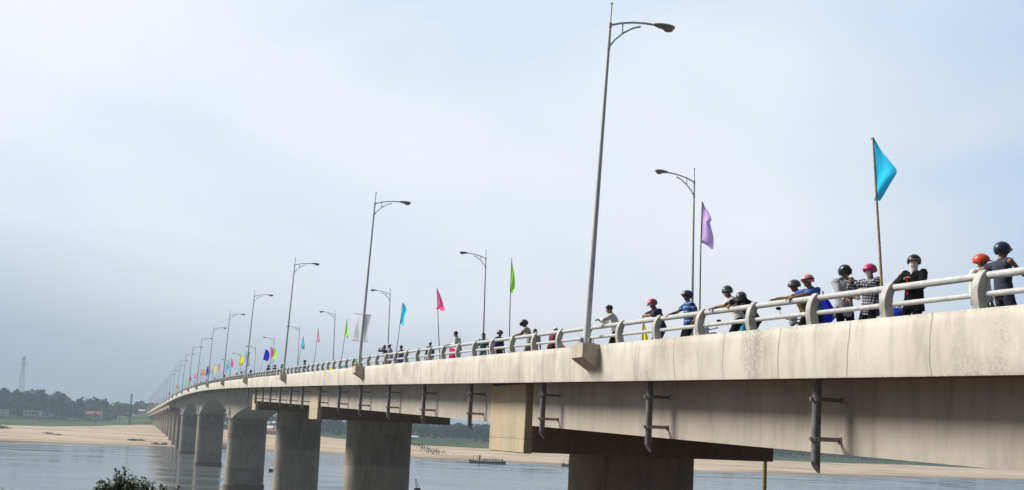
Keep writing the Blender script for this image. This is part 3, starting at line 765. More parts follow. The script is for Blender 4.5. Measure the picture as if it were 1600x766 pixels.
def band_bm(M, s, z0, z1, col=None):
    b = bmesh.new(); n = 28
    R1 = []
    for z in (z0, z1):
        k = sqrt(max(0, 1-((z-.018)/.132)**2)); R1.append([b.verts.new((.1235*s*k*cos(2*pi*j/n), (.1515*k*sin(2*pi*j/n)-.008)*s, z*s)) for j in range(n)])
    for j in range(n): b.faces.new((R1[0][j], R1[0][(j+1) % n], R1[1][(j+1) % n], R1[1][j]))
    bmesh.ops.solidify(b, geom=b.faces[:], thickness=.003)
    bmesh.ops.transform(b, matrix=M, verts=b.verts); return b
def person(label, u, v, turn, h=1.64, lean=0, bend=None, hips=(0, 0), drop=0, head=(0, 0), L=None, R=None, pl=None, pr=None, shirt='white', sleeve='long', pants='black', skin='mid', headgear=None, hcol=None,
           mask=None, coat=False, extra=None, curl=(.5, .5), seat=False, lift=0, grp='people at the bridge railing', zb=None, loc=None, rz=None, vox=1.0, spread=.11):
    s = h/1.70
    root = empty('person', B(u, v, T(u)+WALK+lift) if loc is None else loc, (TH+pi/2+radians(turn)) if rz is None else rz)
    tag(root, label, 'person', grp)
    hip = Vector((hips[0], hips[1], (.93-drop)*s)); ln = radians(lean)
    up = Vector((0, sin(ln), cos(ln))); up2 = Vector((0, sin(ln*1.25), cos(ln*1.25)))
    side = Vector((1, 0, 0))
    waist = hip+up*.13*s; chest = hip+up*.30*s; sh = chest+up2*.17*s; nb = sh+up2*.05*s
    hy, hp = radians(head[0]), radians(head[1])     # yaw (+ = left), pitch (+ = down)
    Mh = Matrix.Rotation(hy, 4, 'Z') @ Matrix.Rotation(-hp, 4, 'X')
    nd = (up2*.55+(Mh @ Vector((0, .12, 1)))*.45).normalized()
    hc = nb+nd*.142*s+(Mh @ Vector((0, .012*s, 0)))
    MH = Matrix.Translation(hc) @ Mh
    fwd = Vector((0, 1, 0))
    body = bmesh.new()
    torso = [(hip-up*.06*s, (.140, .100)), (hip, (.150, .108)), (waist, (.128, .092)), (chest, (.150, .105)), (chest+up2*.10*s, (.172, .102)), (sh, (.145, .078)), (nb, (.060, .055))]
    tube(body, [p for p, _ in torso], [(a*s, c*s) for _, (a, c) in torso], 18, flat=side, round_ends=True)
    tube(body, [nb-up2*.03*s, hc-nd*.06*s], [.062*s, .054*s], 12, round_ends=True)
    def HB(c, r): ball(body, MH @ Vector([q*s for q in c]), [q*s for q in r], Mh, 16, 12)
    HB((0, -.008, .022), (.076, .094, .092)); HB((0, .018, -.035), (.060, .070, .070)); HB((0, .042, -.082), (.036, .036, .026))
    HB((0, .086, -.030), (.013, .020, .020)); HB((0, .078, -.004), (.009, .016, .030)); HB((0, .074, .028), (.052, .018, .010))
    for q in (-1, 1): HB((q*.077, -.004, -.018), (.012, .020, .032)); HB((q*.034, .066, -.035), (.018, .014, .018))
    HB((0, .078, -.062), (.024, .010, .006)); HB((0, .076, -.073), (.020, .010, .007))
    arms = []
    for q, tgt, pole, cu in ((-1, L, pl, curl[0]), (1, R, pr, curl[1])):
        S = sh+side*(q*.165*s)-up2*.025*s
        tg = Vector(tgt) if tgt is not None else S+Vector((q*.10, .06, -.52*s))
        pole = Vector(pole) if pole is not None else Vector((q*.5, -.6, -.8))
        E_, Wp = ik(S, tg, .285*s, .245*s, pole)
        tube(body, [S, S.lerp(E_, .4), E_], [.056*s, .047*s, .038*s], 12, round_ends=True)
        tube(body, [E_, E_.lerp(Wp, .35), Wp], [.038*s, .038*s, .025*s], 12, round_ends=True)
        fd = (Wp-E_).normalized(); nr = Vector((0, 0, -1)) if abs(fd.z) < .8 else Vector((-q, 0, 0))
        hand(body, Wp, fd if fd.z > -.5 or tgt is None else (fd+Vector((0, .2, 0))).normalized(), nr, s, q, cu)
        arms.append((S, E_, Wp))
    legs = []
    for q in (-1, 1):
        Hj = hip+side*(q*.085*s)-Vector((0, 0, .04*s)); A = Vector((q*spread*s, 0.0, .085*s))
        K, A2 = ik(Hj, A, .43*s, .42*s, Vector((q*.1, 1, 0)))
        tube(body, [Hj, Hj.lerp(K, .4), K], [.082*s, .072*s, .052*s], 12, round_ends=True)
        tube(body, [K, K.lerp(A, .3), A], [.052*s, .052*s, .036*s], 12, round_ends=True)
        tube(body, [A-Vector((0, .03, .045))*s, A+Vector((q*.02, .17, -.052))*s], [(.038*s, .036*s), (.042*s, .026*s)], 10, flat=side, round_ends=True)
        legs.append((Hj, K, A))
    bb_ = remesh(body, .0085*vox*s, 1)
    me = bpy.data.meshes.new('person_body')
    # lips and eyes as faces of the body
    em = [MH @ (Vector((q*.031, .080, .004))*s) for q in (-1, 1)]; lm = MH @ (Vector((0, .088, -.067))*s)
    bb_.faces.ensure_lookup_table()
    for f in bb_.faces:
        c = f.calc_center_median()
        if min((c-e).length for e in em) < .0135*s: f.material_index = 1
        elif (c-lm).length < .022*s and abs((Mh.inverted() @ (c-lm)).z) < .010*s: f.material_index = 2
    obj('body', bb_, [skin_mat(skin), plain('eye_dark', (.02, .015, .012), .3), plain('lips', (.22, .07, .055), .5)], root)
    seed = hash(label) % 97 if False else sum(map(ord, label)) % 97
    # shirt
    st = bmesh.new(); g = .022 if not coat else .034
    low = (hip-up*(.10 if not coat else .24)*s, (.150 if not coat else .165, .112 if not coat else .13))
    tt = [low, (hip, (.152, .112)), (waist, (.136, .100)), (chest, (.152, .108)), (chest+up2*.10*s, (.172, .102)), (sh+up2*.005*s, (.150, .080))]
    tube(st, [p for p, _ in tt], [((a+g)*s, (c+g)*s) for _, (a, c) in tt], 20, flat=side)
    tube(st, [sh, nb+up2*.012*s], [(.11*s, .075*s), (.066*s, .064*s)], 14, flat=side)
    for (S, E_, Wp) in arms:
        if sleeve == 'short': tube(st, [S, S.lerp(E_, .35), S.lerp(E_, .68)], [.075*s, .068*s, .064*s], 14, round_ends=False); ball(st, S, .076*s)
        elif sleeve == 'none': ball(st, S, .07*s)
        else:
            gg = .014 if not coat else .026
            ball(st, S, (.062+gg)*s); tube(st, [S, S.lerp(E_, .5), E_], [(.058+gg)*s, (.05+gg)*s, (.043+gg)*s], 14, round_ends=True)
            tube(st, [E_, E_.lerp(Wp, .9)], [(.043+gg)*s, (.031+gg)*s], 14); ball(st, E_, (.043+gg)*s)
    obj('coat' if coat else 'shirt', remesh(st, .013*vox*s, 2, .010 if not coat else .012, 9, seed), fab(shirt), root)
    pn = bmesh.new()
    tube(pn, [hip+up*.08*s, hip, hip-Vector((0, 0, .08*s))], [(.148*s, .108*s), (.165*s, .122*s), (.155*s, .115*s)], 16, flat=side)
    for (Hj, K, A) in legs:
        tube(pn, [Hj, Hj.lerp(K, .5), K], [.100*s, .088*s, .072*s], 14, round_ends=True)
        if pants != 'shorts': tube(pn, [K, A+Vector((0, 0, .02))], [.070*s, .056*s], 14)
    obj('trousers', remesh(pn, .016*vox*s, 2, .008, 8, seed), fab('black' if pants == 'shorts' else pants), root)
    for q, (Hj, K, A) in zip((-1, 1), legs):
        b = bmesh.new(); tube(b, [A-Vector((0, .035, .045))*s, A+Vector((0, .08, -.05))*s, A+Vector((q*.02, .18, -.058))*s], [(.046*s, .040*s), (.048*s, .036*s), (.045*s, .026*s)], 12, flat=side, round_ends=True)
        obj('shoe', b, M_black, root)
    hm_ = lambda nm, c, r=.33: plain('helmet_'+nm, c, r, 0, .12, 14, 0, .5)
    if headgear and headgear.startswith('helmet'):
        full = 'full' in headgear
        hl = obj('helmet', helmet_bm(hc, MH, s, full), hm_(*hcol[0]), root)
        obj('peak', peak_bm(MH, s), hm_(*(hcol[1] if len(hcol) > 1 else hcol[0])), hl)
        if len(hcol) > 1: obj('band', band_bm(MH, s, .030, .062), hm_(*hcol[1]), hl)
        b = bmesh.new()
        for q in (-1, 1): tube(b, [MH @ (Vector(p)*s) for p in ((q*.098, .02, .02), (q*.082, .03, -.05), (q*.03, .052, -.108), (0, .055, -.114))], .007*s, 6)
        obj('strap', b, M_black, hl)
        if full and 'visor' in headgear:
            b = bmesh.new(); rows = []
            for z in (.05, .0, -.06):
                rows.append([b.verts.new(MH @ Vector((.13*s*cos(radians(a)), .165*s*sin(radians(a)), z*s))) for a in range(30, 151, 10)])
            for i in range(2):
                for j in range(12): b.faces.new((rows[i][j], rows[i][j+1], rows[i+1][j+1], rows[i+1][j]))
            bmesh.ops.solidify(b, geom=b.faces[:], thickness=.004); obj('visor', b, hm_('smoke', (.03, .035, .04), .08), hl)
    elif headgear == 'cap':
        b = bmesh.new(); q = bmesh.ops.create_uvsphere(b, u_segments=20, v_segments=12, radius=1)
        bmesh.ops.delete(b, geom=[v for v in b.verts if v.co.z < -.05], context='VERTS')
        bmesh.ops.transform(b, matrix=MH @ Matrix.Translation((0, -.006*s, .03*s)) @ Matrix.Diagonal((.088*s, .106*s, .095*s, 1)), verts=b.verts)
        bmesh.ops.solidify(b, geom=b.faces[:], thickness=.006); cp = obj('cap', b, hm_(*hcol[0], .8), root)
        obj('peak', peak_bm(MH @ Matrix.Translation((0, -.03*s, -.01*s)) @ Matrix.Diagonal((.75, .95, 1, 1)), s), hm_(*hcol[-1], .8), cp)
    if not (headgear and headgear.startswith('helmet')):
        b = bmesh.new()
        long_ = headgear == 'longhair'
        for k in range(46):
            a = random.uniform(0, 2*pi); e = random.uniform(-.35, 1.5); 
            if sin(a) > .25 and e < .65: continue
            c = Vector((.074*cos(a)*cos(e), .090*sin(a)*cos(e)-.012, .030+.088*sin(e)))
            ball(b, MH @ (c*s), (.030*s, .030*s, .026*s), seg=8, rings=6)
        if long_: tube(b, [MH @ (Vector((0, -.07, .03))*s), MH @ (Vector((0, -.085, -.08))*s), MH @ (Vector((0, -.07, -.19))*s)], [(.075*s, .04*s), (.08*s, .04*s), (.05*s, .025*s)], 12, flat=Mh @ side, round_ends=True)
        ball(b, MH @ (Vector((0, -.014, .034))*s), (.081*s, .099*s, .092*s), Mh)
        bh = remesh(b, .011*vox*s, 1)
        if not headgear == 'cap': obj('hair', bh, plain('hair_black', (.010, .008, .007), .45, 0, .2, 30), root)
        else:
            bh.free()
    if mask:
        b = bmesh.new()
        if mask == 'face':
            tube(b, [MH @ (Vector(p)*s) for p in ((0, .040, -.016), (0, .045, -.05), (0, .040, -.098))], [(.066*s, .056*s), (.068*s, .058*s), (.046*s, .042*s)], 16, flat=Mh @ side, round_ends=True)
            obj('face_mask', b, plain('mask_white', (.62, .62, .64), .9, 0, .1, 14), root)
        else:
            tube(b, [MH @ (Vector((0, .022, .004))*s), MH @ (Vector((0, .03, -.06))*s), MH @ (Vector((0, .02, -.13))*s), nb+fwd*.05*s, chest+up*.12*s+fwd*.09*s],
                 [(.084*s, .078*s), (.084*s, .078*s), (.062*s, .064*s), (.07*s, .065*s), (.03*s, .035*s)], 18, flat=Mh @ side, round_ends=True)
            obj('scarf', remesh(b, .011*s, 1, .006, 22, 3), plain('scarf_white', (.66, .62, .64), .9, 0, .12, 18), root)
    if extra: extra(root, MH, s, dict(hip=hip, chest=chest, sh=sh, arms=arms))
    return root
K_ = lambda n, c: (n, c)
HC = dict(black=('black', (.012, .013, .016)), navy=('navy', (.015, .025, .055)), pink=('pink', (.55, .04, .14)), salmon=('salmon', (.80, .30, .28)), green=('greygreen', (.045, .07, .065)), darkgrey=('darkgrey', (.03, .032, .036)),
          red=('red', (.38, .03, .03)), orange=('orange', (.62, .07, .02)), gold=('gold', (.35, .20, .04)), white=('white', (.75, .75, .75)), blue=('blue', (.03, .06, .45)), silver=('silver', (.25, .26, .28)), brown=('brownblack', (.03, .02, .018)),
          royal=('royal', (.02, .05, .5)))
def rl(x, dy=0, dz=0, v=.55):
    """a point on top of the rail: local x along the rail, v = distance of the person from the fascia"""
    return Vector((x, v-.235+dy, 1.115+dz))
def deg_local(turn, p):        # rail-aligned local point (x along rail, y outward) into the turned person's frame
    a = -radians(turn); return Vector((p.x*cos(a)-p.y*sin(a), p.x*sin(a)+p.y*cos(a), p.z))
# note: rail-aligned local x is +u seen from a person facing outward -> screen left
def PR(turn, x, v, dy=0, dz=0): return deg_local(turn, rl(x, dy, dz, v))

# 1 navy t-shirt man leaning back, elbows over the rail, seen from behind
person('man in navy t-shirt and dark blue helmet, elbows spread on the rail, seen from behind', 0.22, .70, 168, 1.68, lean=-3, hips=(0, .12), drop=.05, head=(20, 5),
       L=(-.34, .20, 1.16), R=(.34, .16, 1.16), pl=(-.9, -.9, .25), pr=(.9, -.9, .25), shirt='navygrey', sleeve='short', pants='navygrey', skin='mid', headgear='helmet full', hcol=[HC['navy']], spread=.2)
# 2 orange helmet
person('person in round orange-red helmet and white shirt behind the man in navy', 1.22, 1.35, 100, 1.62, head=(30, 8), shirt='white', pants='black', headgear='helmet', hcol=[HC['orange']], skin='dark', vox=1.3)
# 3 black coat
def coat_extra(root, MH, s, d):
    b = bmesh.new(); c = d['chest']
    tube(b, [c+Vector((.05, .145, .03)), c+Vector((.05, .15, -.12)), c+Vector((.05, .14, -.24))], [(.02, .012), (.028, .014), (.03, .012)], 10, flat=(1, 0, 0)); obj('red_shirt_front', b, fab('red'), root)
person('person in black jacket with white cloth over the face and black and gold helmet', 2.15, .78, 22, 1.66, head=(12, 4), L=(-.01, .24, 1.13), R=(.02, .30, 1.22), pl=(-1, -.3, -.4), pr=(1, -.3, -.4),
       shirt='black', coat=True, pants='black', headgear='helmet', hcol=[HC['black'], HC['gold']], mask='scarf', skin='tan', extra=coat_extra)
# blue bundle
def bundle():
    root = empty('cloth_bundle', B(2.72, .9, T(2.7)+WALK), TH)
    b = bmesh.new(); ball(b, (0, 0, .42), (.25, .22, .36)); ball(b, (.04, .08, .38), (.22, .2, .36)); ball(b, (-.04, -.03, .56), (.22, .2, .24))
    obj('wrapping', remesh(b, .02, 1, .02, 7, 5), fab('royal'), root)
    b = bmesh.new(); tube(b, [(-.2, -.05, .62), (-.05, -.1, .81), (.12, -.1, .74)], .018, 8); tube(b, [(.05, -.16, .56), (.16, -.12, .5)], .03, 8, round_ends=True); obj('tie', b, M_white, root)
    tag(root, 'rounded bright blue cloth bundle low behind the railing by the black jacket', 'bundle')
bundle()
# 4 plaid
def phone_extra(root, MH, s, d):
    b = bmesh.new(); w = d['arms'][1][2]; w2 = d['arms'][0][2]; c = (w+w2)/2+Vector((.0, .07, .05))
    cbox(b, c.x-.07, c.x+.07, c.y, c.y+.02, c.z-.03, c.z+.05, .006); obj('phone_held', b, plain('phone_white', (.6, .6, .6), .3), root)
person('person in black and white plaid shirt, pink helmet and face mask holding up a phone', 3.15, .66, 10, 1.60, head=(-6, 8), L=(.04, .32, 1.27), R=(.17, .33, 1.30), pl=(-1, -.2, -.7), pr=(1, -.2, -.7),
       shirt='plaid', coat=True, pants='black', headgear='helmet', hcol=[HC['pink']], mask='face', skin='tan')
# 5 grey hoodie
def hood_extra(root, MH, s, d):
    b = bmesh.new(); c = d['sh']
    tube(b, [c+Vector((-.09, .03, .05)), c+Vector((0, -.10, .03)), c+Vector((.09, .03, .05))], [.04, .06, .04], 12, round_ends=True); obj('hood', b, fab('grey'), root)
person('person in light grey hooded jacket and glossy black visor helmet, in profile facing right', 4.03, .75, 78, 1.69, head=(0, 2), L=(-.10, .34, 1.05), R=(.10, .34, 1.0), shirt='greylight', coat=True, pants='black', headgear='helmet full visor', hcol=[HC['black']], skin='tan', extra=hood_extra)
# 6 pink helmet, blue shirt leaning
t_ = 12
person('man in blue shirt and salmon pink helmet bent over the rail, forearms hanging across it', 4.88, .72, t_, 1.66, lean=24, hips=(0, -.06), drop=.03, head=(0, 12), R=PR(t_, .20, .72, -.04, .03), L=PR(t_, .08, .72, .06, -.02), pl=(-1, -.3, .1), pr=(1, -.6, .1),
       shirt='blue', sleeve='short', pants='black', headgear='helmet', hcol=[HC['salmon'], HC['brown']], skin='dark', curl=(.5, 1.1))
# 7 brown shirt behind
t_ = -30
person('person in brown shirt and dark helmet half hidden behind the man in blue', 5.55, .95, t_, 1.62, lean=22, hips=(0, -.05), head=(25, 14), R=PR(t_, .40, .95, -.06, .03), L=PR(t_, .1, .95, -.1, .0), shirt='brown', pants='black', headgear='helmet', hcol=[HC['green'], HC['silver']], skin='dark')
# 8 white shirt, green helmet
t_ = -22
person('man in white shirt and silver-green helmet leaning on the rail and looking left', 7.68, .66, t_, 1.70, lean=25, hips=(0, -.08), drop=.02, head=(52, 12), R=PR(t_, .27, .66, .04, .0), L=PR(t_, .10, .66, .0, .03), pl=(-1, -.3, -.1), pr=(1, -.6, -.2),
       shirt='white', sleeve='short', pants='black', headgear='helmet', hcol=[HC['green'], HC['silver']], skin='mid', curl=(1.0, 1.0))
# 9 black helmet, bent
def red_extra(root, MH, s, d):
    b = bmesh.new(); S, E_, Wp = d['arms'][1]; tube(b, [S+Vector((0, -.01, .085)), S.lerp(E_, .5)+Vector((.02, 0, .075))], [(.05, .01), (.03, .01)], 10, flat=(0, 1, 0)); obj('shoulder_stripe', b, fab('red'), root)
t_ = 15
person('person in black and red top and dark helmet slumped low over the rail', 7.1, .66, t_, 1.62, lean=40, hips=(0, -.12), drop=.05, head=(12, 34), R=PR(t_, .20, .66, .0, .03), L=PR(t_, -.06, .66, -.02, .02), pl=(-1, -.2, .4), pr=(1, -.2, .5),
       shirt='black', pants='jeans', headgear='helmet full', hcol=[HC['green']], skin='dark', extra=red_extra)
# 10 striped
t_ = -5
person('man in blue striped polo and brown-black helmet standing with one hand on the rail', 9.78, .66, t_, 1.70, lean=4, head=(-8, 6), L=(-.28, .02, .92), R=PR(t_, .30, .66, -.05, .02), pr=(1, -.4, -.3), shirt='stripe', sleeve='short', pants='black', headgear='helmet full', hcol=[HC['darkgrey']], skin='dark')
# 11 red helmet
t_ = 5
person('man in red and white helmet resting chin on forearms folded on the rail', 11.3, .66, t_, 1.68, lean=22, hips=(0, -.05), drop=.02, head=(14, 32), R=PR(t_, -.04, .66, -.01, .05), L=PR(t_, .06, .66, -.05, .08), pl=(-1, 0, -.1), pr=(1, 0, -.1),
       shirt='navy', sleeve='short', pants='jeans', headgear='helmet', hcol=[HC['red'], HC['silver']], skin='mid')
# 12 white shirt black hair
t_ = -35
person('bareheaded man in white shirt, hands clasped over the rail right of the tallest lamp', 13.95, .66, t_, 1.70, lean=16, hips=(0, -.05), head=(18, 22), R=PR(t_, .18, .66, .0, .12), L=PR(t_, .14, .66, -.03, .15), pl=(-1, -.3, -.4), pr=(1, -.5, -.6),
       shirt='white', pants='black', skin='mid', curl=(1.2, 1.2))
# 13 maroon
person('person in maroon shirt and white cap with back turned, crouching low by a pink pennant', 18.9, .85, 200, 1.5, lean=14, drop=.16, hips=(0, -.1), head=(10, 10), shirt='maroon', sleeve='short', pants='black', headgear='cap', hcol=[HC['white'], HC['royal']], skin='tan', vox=1.4)
# 14 dark helmet beige
t_ = -30
person('man in beige shirt and dark visor helmet leaning left of the tallest lamp', 20.7, .66, t_, 1.70, lean=18, hips=(0, -.05), head=(35, 16), R=PR(t_, .20, .66, .02, .0), L=PR(t_, .06, .66, .0, .03), pl=(-1, -.4, -.2), pr=(1, -.6, -.2),
       shirt='beige', sleeve='short', pants='khaki', headgear='helmet full visor', hcol=[HC['darkgrey']], skin='mid', curl=(1.1, 1.0), vox=1.2)
# 15-18
person('person in pale grey top and dark cap standing back beside the beige man', 22.3, 1.5, 60, 1.52, shirt='greylight', sleeve='short', pants='black', headgear='cap', hcol=[HC['darkgrey']], skin='dark', head=(20, 15), vox=1.4)
def bag_extra(root, MH, s, d):
    b = bmesh.new(); c = d['chest']; ball(b, c+Vector((.25, .05, -.05)), (.09, .13, .12)); obj('bag_carried', b, fab('royal'), root)
person('person in navy jacket and dark cap carrying a bright blue bag behind the rail', 25.0, 1.1, 120, 1.56, shirt='navy', pants='black', headgear='helmet', hcol=[HC['darkgrey'], HC['silver']], skin='mid', extra=bag_extra, vox=1.4)
person('woman in teal striped top with dark hair standing right of the man in white', 26.5, .95, 60, 1.52, shirt='teal', sleeve='short', pants='greylight', headgear='longhair', skin='tan', head=(-5, 5), vox=1.4)
t_ = -45
person('bareheaded man in loose off-white shirt looking down over the rail, alone in mid bridge', 28.7, .62, t_, 1.70, lean=10, head=(12, 28), R=PR(t_, .26, .62, .0, .0), L=PR(t_, .0, .62, .0, .0), shirt='white', pants='black', skin='dark', vox=1.3)
person('dark clothed person in white-topped cap behind the rail right of three friends', 34.3, .95, 40, 1.52, shirt='black', pants='black', headgear='cap', hcol=[HC['white'], HC['black']], skin='dark', vox=1.8)
person('person in deep blue shirt with black hair, right one of three friends', 39.4, .85, 20, 1.52, shirt='indigo', sleeve='short', pants='indigo', skin='mid', head=(0, 20), vox=1.8)
person('person in pale blue shirt and white and blue cap, middle one of three friends', 40.7, .62, -20, 1.66, lean=8, shirt='paleblue', pants='khaki', headgear='cap', hcol=[HC['white'], HC['royal']], skin='mid', vox=1.8, L=(-.2, .35, 1.1), R=(.2, .35, 1.1))
person('person in dark top raising both hands to take a photo, left one of three friends', 42.0, .68, -40, 1.64, lean=12, shirt='purple', pants='black', skin='mid', L=(-.12, .40, 1.42), R=(.12, .36, 1.46), pl=(-1, 0, -.6), pr=(1, 0, -.6), vox=1.8, head=(0, 10))
# head at the right edge of the picture
person('person in dark blue helmet cut off by the right edge of the photo', -.56, .72, 150, 1.62, shirt='navy', pants='black', headgear='helmet full', hcol=[HC['navy']], skin='mid', head=(0, 5))
# far people: one crude figure copied
pf = person('small dark figure behind the railing on the far half of the bridge', 71.5, .9, 10, 1.62, shirt='black', pants='black', headgear='helmet', hcol=[HC['black']], skin='dark', vox=3, grp='small figures on the far half of the bridge', L=(-.1, .3, 1.1), R=(.1, .3, 1.1))
for i, (u, v, k) in enumerate([(84.8, .9, 1), (90.0, .9, 1.03), (88.6, 1.4, 1), (94.3, .8, 1.08), (112, .9, 1), (115, 1.3, 1), (118, .9, 1.05), (122.5, .9, 1), (130, 1, .98), (148, .9, 1), (150, .9, .97), (153, 1.2, 1), (168, .9, 1), (188, .9, 1), (204, .9, 1), (226, .9, 1), (45, 2.2, .96)]):
    o = copy_tree(pf); o.location = B(u, v, T(u)+WALK); o.rotation_euler.z = TH+pi/2+radians(random.uniform(-60, 60)); o.scale = (k, k, k)

# ------------------------------------------------------------------ scooters parked behind the railing
def scooter(u, v, rz, label, col):
    root = empty('parked_scooter', B(u, v, T(u)+WALK), TH+rz); tag(root, label, 'scooter', 'scooters parked behind the railing')
    pm = plain('scooter_'+col[0], col[1], .3, 0, .05, 6, 0, .6)
    for x in (-.62, .62):
        b = bmesh.new(); q = 28; rings = []
        for i in range(q):
            a = 2*pi*i/q; c = Vector((x+.25*cos(a), 0, .29+.25*sin(a))); rr = []
            for j in range(8):
                e = 2*pi*j/8; rr.append(b.verts.new(c+Vector((cos(a)*cos(e)*.045, sin(e)*.045, sin(a)*cos(e)*.045))))
            rings.append(rr)
        for i in range(q):
            for j in range(8): b.faces.new((rings[i][j], rings[(i+1) % q][j], rings[(i+1) % q][(j+1) % 8], rings[i][(j+1) % 8]))
        w = obj('wheel', b, M_black, root)
        b = bmesh.new(); tube(b, [(x, -.05, .29), (x, .05, .29)], .05, 12)
        for i in range(6):
            a = i*pi/3; tube(b, [(x, 0, .29), (x+.21*cos(a), 0, .29+.21*sin(a))], .012, 6)
        obj('rim', b, M_galv, w)
    b = bmesh.new()
    tube(b, [(-.75, 0, .66), (-.5, 0, .62), (-.15, 0, .55), (.0, 0, .38), (.2, 0, .34)], [(.10, .07), (.13, .11), (.12, .12), (.10, .08), (.07, .06)], 14, flat=(0, 1, 0), round_ends=True)
    tube(b, [(.2, 0, .34), (.36, 0, .5), (.46, 0, .9)], [(.1, .05), (.16, .05), (.10, .06)], 14, flat=(0, 1, 0), round_ends=True)
    tube(b, [(.84, 0, .42), (.72, 0, .58), (.55, 0, .60)], [(.05, .02), (.07, .03), (.06, .03)], 10, flat=(0, 1, 0), round_ends=True)
    obj('bodywork', remesh(b, .012, 2), pm, root)
    b = bmesh.new(); tube(b, [(-.72, 0, .74), (-.4, 0, .74), (-.02, 0, .70)], [(.10, .035), (.13, .045), (.08, .04)], 14, flat=(0, 1, 0), round_ends=True); obj('seat', b, M_black, root)
    b = bmesh.new(); tube(b, [(.62, 0, .30), (.46, 0, .92)], .026, 8); tube(b, [(.40, -.33, 1.02), (.46, -.1, .96), (.46, .1, .96), (.40, .33, 1.02)], .016, 8)
    hb = obj('handlebar', b, M_galvd, root)
    for y in (-.27, .27):
        b = bmesh.new(); tube(b, [(.42, y, 1.0), (.40, y*1.15, 1.16)], .007, 6); ball(b, (.40, y*1.25, 1.2), (.02, .065, .04)); obj('mirror', b, M_black, hb)
    b = bmesh.new(); tube(b, [(.46, 0, .98), (.56, 0, .95)], [(.10, .08), (.075, .06)], 14, flat=(0, 1, 0), round_ends=True); hl = obj('headlight_housing', b, pm, root)
    b = bmesh.new(); ball(b, (.585, 0, .95), (.03, .06, .05)); obj('headlight', b, plain('headlight_glass', (.55, .57, .6), .1), hl)
    return root
scooter(6.9, 1.7, radians(60), 'grey and white scooter parked behind the man in blue and pink helmet', ('silver', (.42, .43, .45)))
scooter(10.9, 1.9, radians(70), 'white scooter parked behind the man in the striped polo', ('white', (.7, .7, .7)))

# ------------------------------------------------------------------ pole under the bridge, buoy, boats
pt = at(1195, 740, 58)
b = bmesh.new(); tube(b, [(0, 0, -2), (0, 0, 11)], .11, 14)
for z in (3, 6, 9): tube(b, [(0, 0, z-.05), (0, 0, z+.05)], .125, 14)
o = obj('marker_pole', b, plain('pole_olive', (.20, .17, .035), .6, 0, .2, 2)); o.location = (pt.x, pt.y, 0)
tag(o, 'olive yellow pole standing in the water under the nearest pier cap', 'pole')
root = empty('river_buoy', (-15.8, 185.7, 0)); tag(root, 'black river buoy with an open triangular frame on top', 'buoy')
b = bmesh.new(); tube(b, [(0, 0, -.3), (0, 0, .1), (0, 0, .55), (0, 0, .66)], [.5, .62, .60, .4], 20); obj('float', b, M_black, root)
b = bmesh.new()
for a in (0, 2.1, 4.2): tube(b, [(.4*cos(a), .4*sin(a), .6), (-.35+.04*cos(a), .04*sin(a), 2.0)], .035, 6)
for k in (.3, .55, .8):
    ps = [Vector((.4*cos(a), .4*sin(a), .6)).lerp(Vector((-.35, 0, 2.0)), k) for a in (0, 2.1, 4.2)]
    for i in range(3): tube(b, [ps[i], ps[(i+1) % 3]], .03, 5)
ball(b, (-.35, 0, 2.12), .13, seg=8, rings=6); obj('top_frame', b, M_black, root)
def hull_bm(L, w, hgt, bow=.35, draft=.15):
    b = bmesh.new(); n = 16; rows = []
    for i in range(n+1):
        t_ = i/n; x = -L/2+L*t_; ww = w/2*(1-abs(2*t_-1)**3.2)+.02; rise = bow*abs(2*t_-1)**3
        pr = [(-ww, hgt+rise), (-ww*.8, .1), (-ww*.4, -draft), (ww*.4, -draft), (ww*.8, .1), (ww, hgt+rise), (ww*.88, hgt+rise-.02), (ww*.7, .15+rise*.6), (-ww*.7, .15+rise*.6), (-ww*.88, hgt+rise-.02)]
        rows.append([b.verts.new((x, p[0], p[1])) for p in pr])
    m = len(rows[0])
    for i in range(n):
        for j in range(m): b.faces.new((rows[i][j], rows[i][(j+1) % m], rows[i+1][(j+1) % m], rows[i+1][j]))
    b.faces.new(rows[0][::-1]); b.faces.new(rows[-1]); bmesh.ops.recalc_face_normals(b, faces=b.faces); return b
M_hull = plain('hull_tarred', (.035, .03, .028), .6, 0, .3, 2); M_wood = plain('wood_grey', (.14, .11, .085), .8, 0, .3, 3)
def canopy(root, x0, x1, w, z):
    b = bmesh.new(); cbox(b, x0, x1, -w/2, w/2, z, z+.08, .02); c = obj('canopy', b, plain('canopy_tin', (.20, .17, .15), .6), root)
    for x in (x0+.1, x1-.1):
        for y in (-w/2+.08, w/2-.08):
            b = bmesh.new(); tube(b, [(x, y, .3), (x, y, z)], .045, 6); obj('post', b, M_wood, root)
fr_ = empty('ferry_boat', (-6.8, 365.5, 0), -.1); tag(fr_, 'long dark wooden ferry boat full of passengers near the sandbank', 'boat')
obj('hull', hull_bm(13.2, 2.3, .55, .5), M_hull, fr_); canopy(fr_, -5.2, -3.4, 1.6, 2.4)
b = bmesh.new(); cbox(b, -3.0, -2.5, -.3, .3, .2, 2.7, .02); obj('engine_box', b, M_hull, fr_)
gp_ = 'passengers in the ferry boat'
cl = ['white', 'black', 'navy', 'maroon', 'grey', 'khaki']
seatp = []
def tiny(label, shirt, loc, rz, k=1.0):
    return person(label, 0, 0, 0, 1.6, lean=8, shirt=shirt, pants='black', skin='dark', vox=4, grp=gp_, loc=loc, rz=rz, drop=.3, hips=(0, -.1), L=(-.1, .3, .85), R=(.1, .3, .85))
protos = [tiny('tiny seated passenger in the long ferry boat', c, Vector((0, 0, 0)), 0) for c in cl]
k = 0
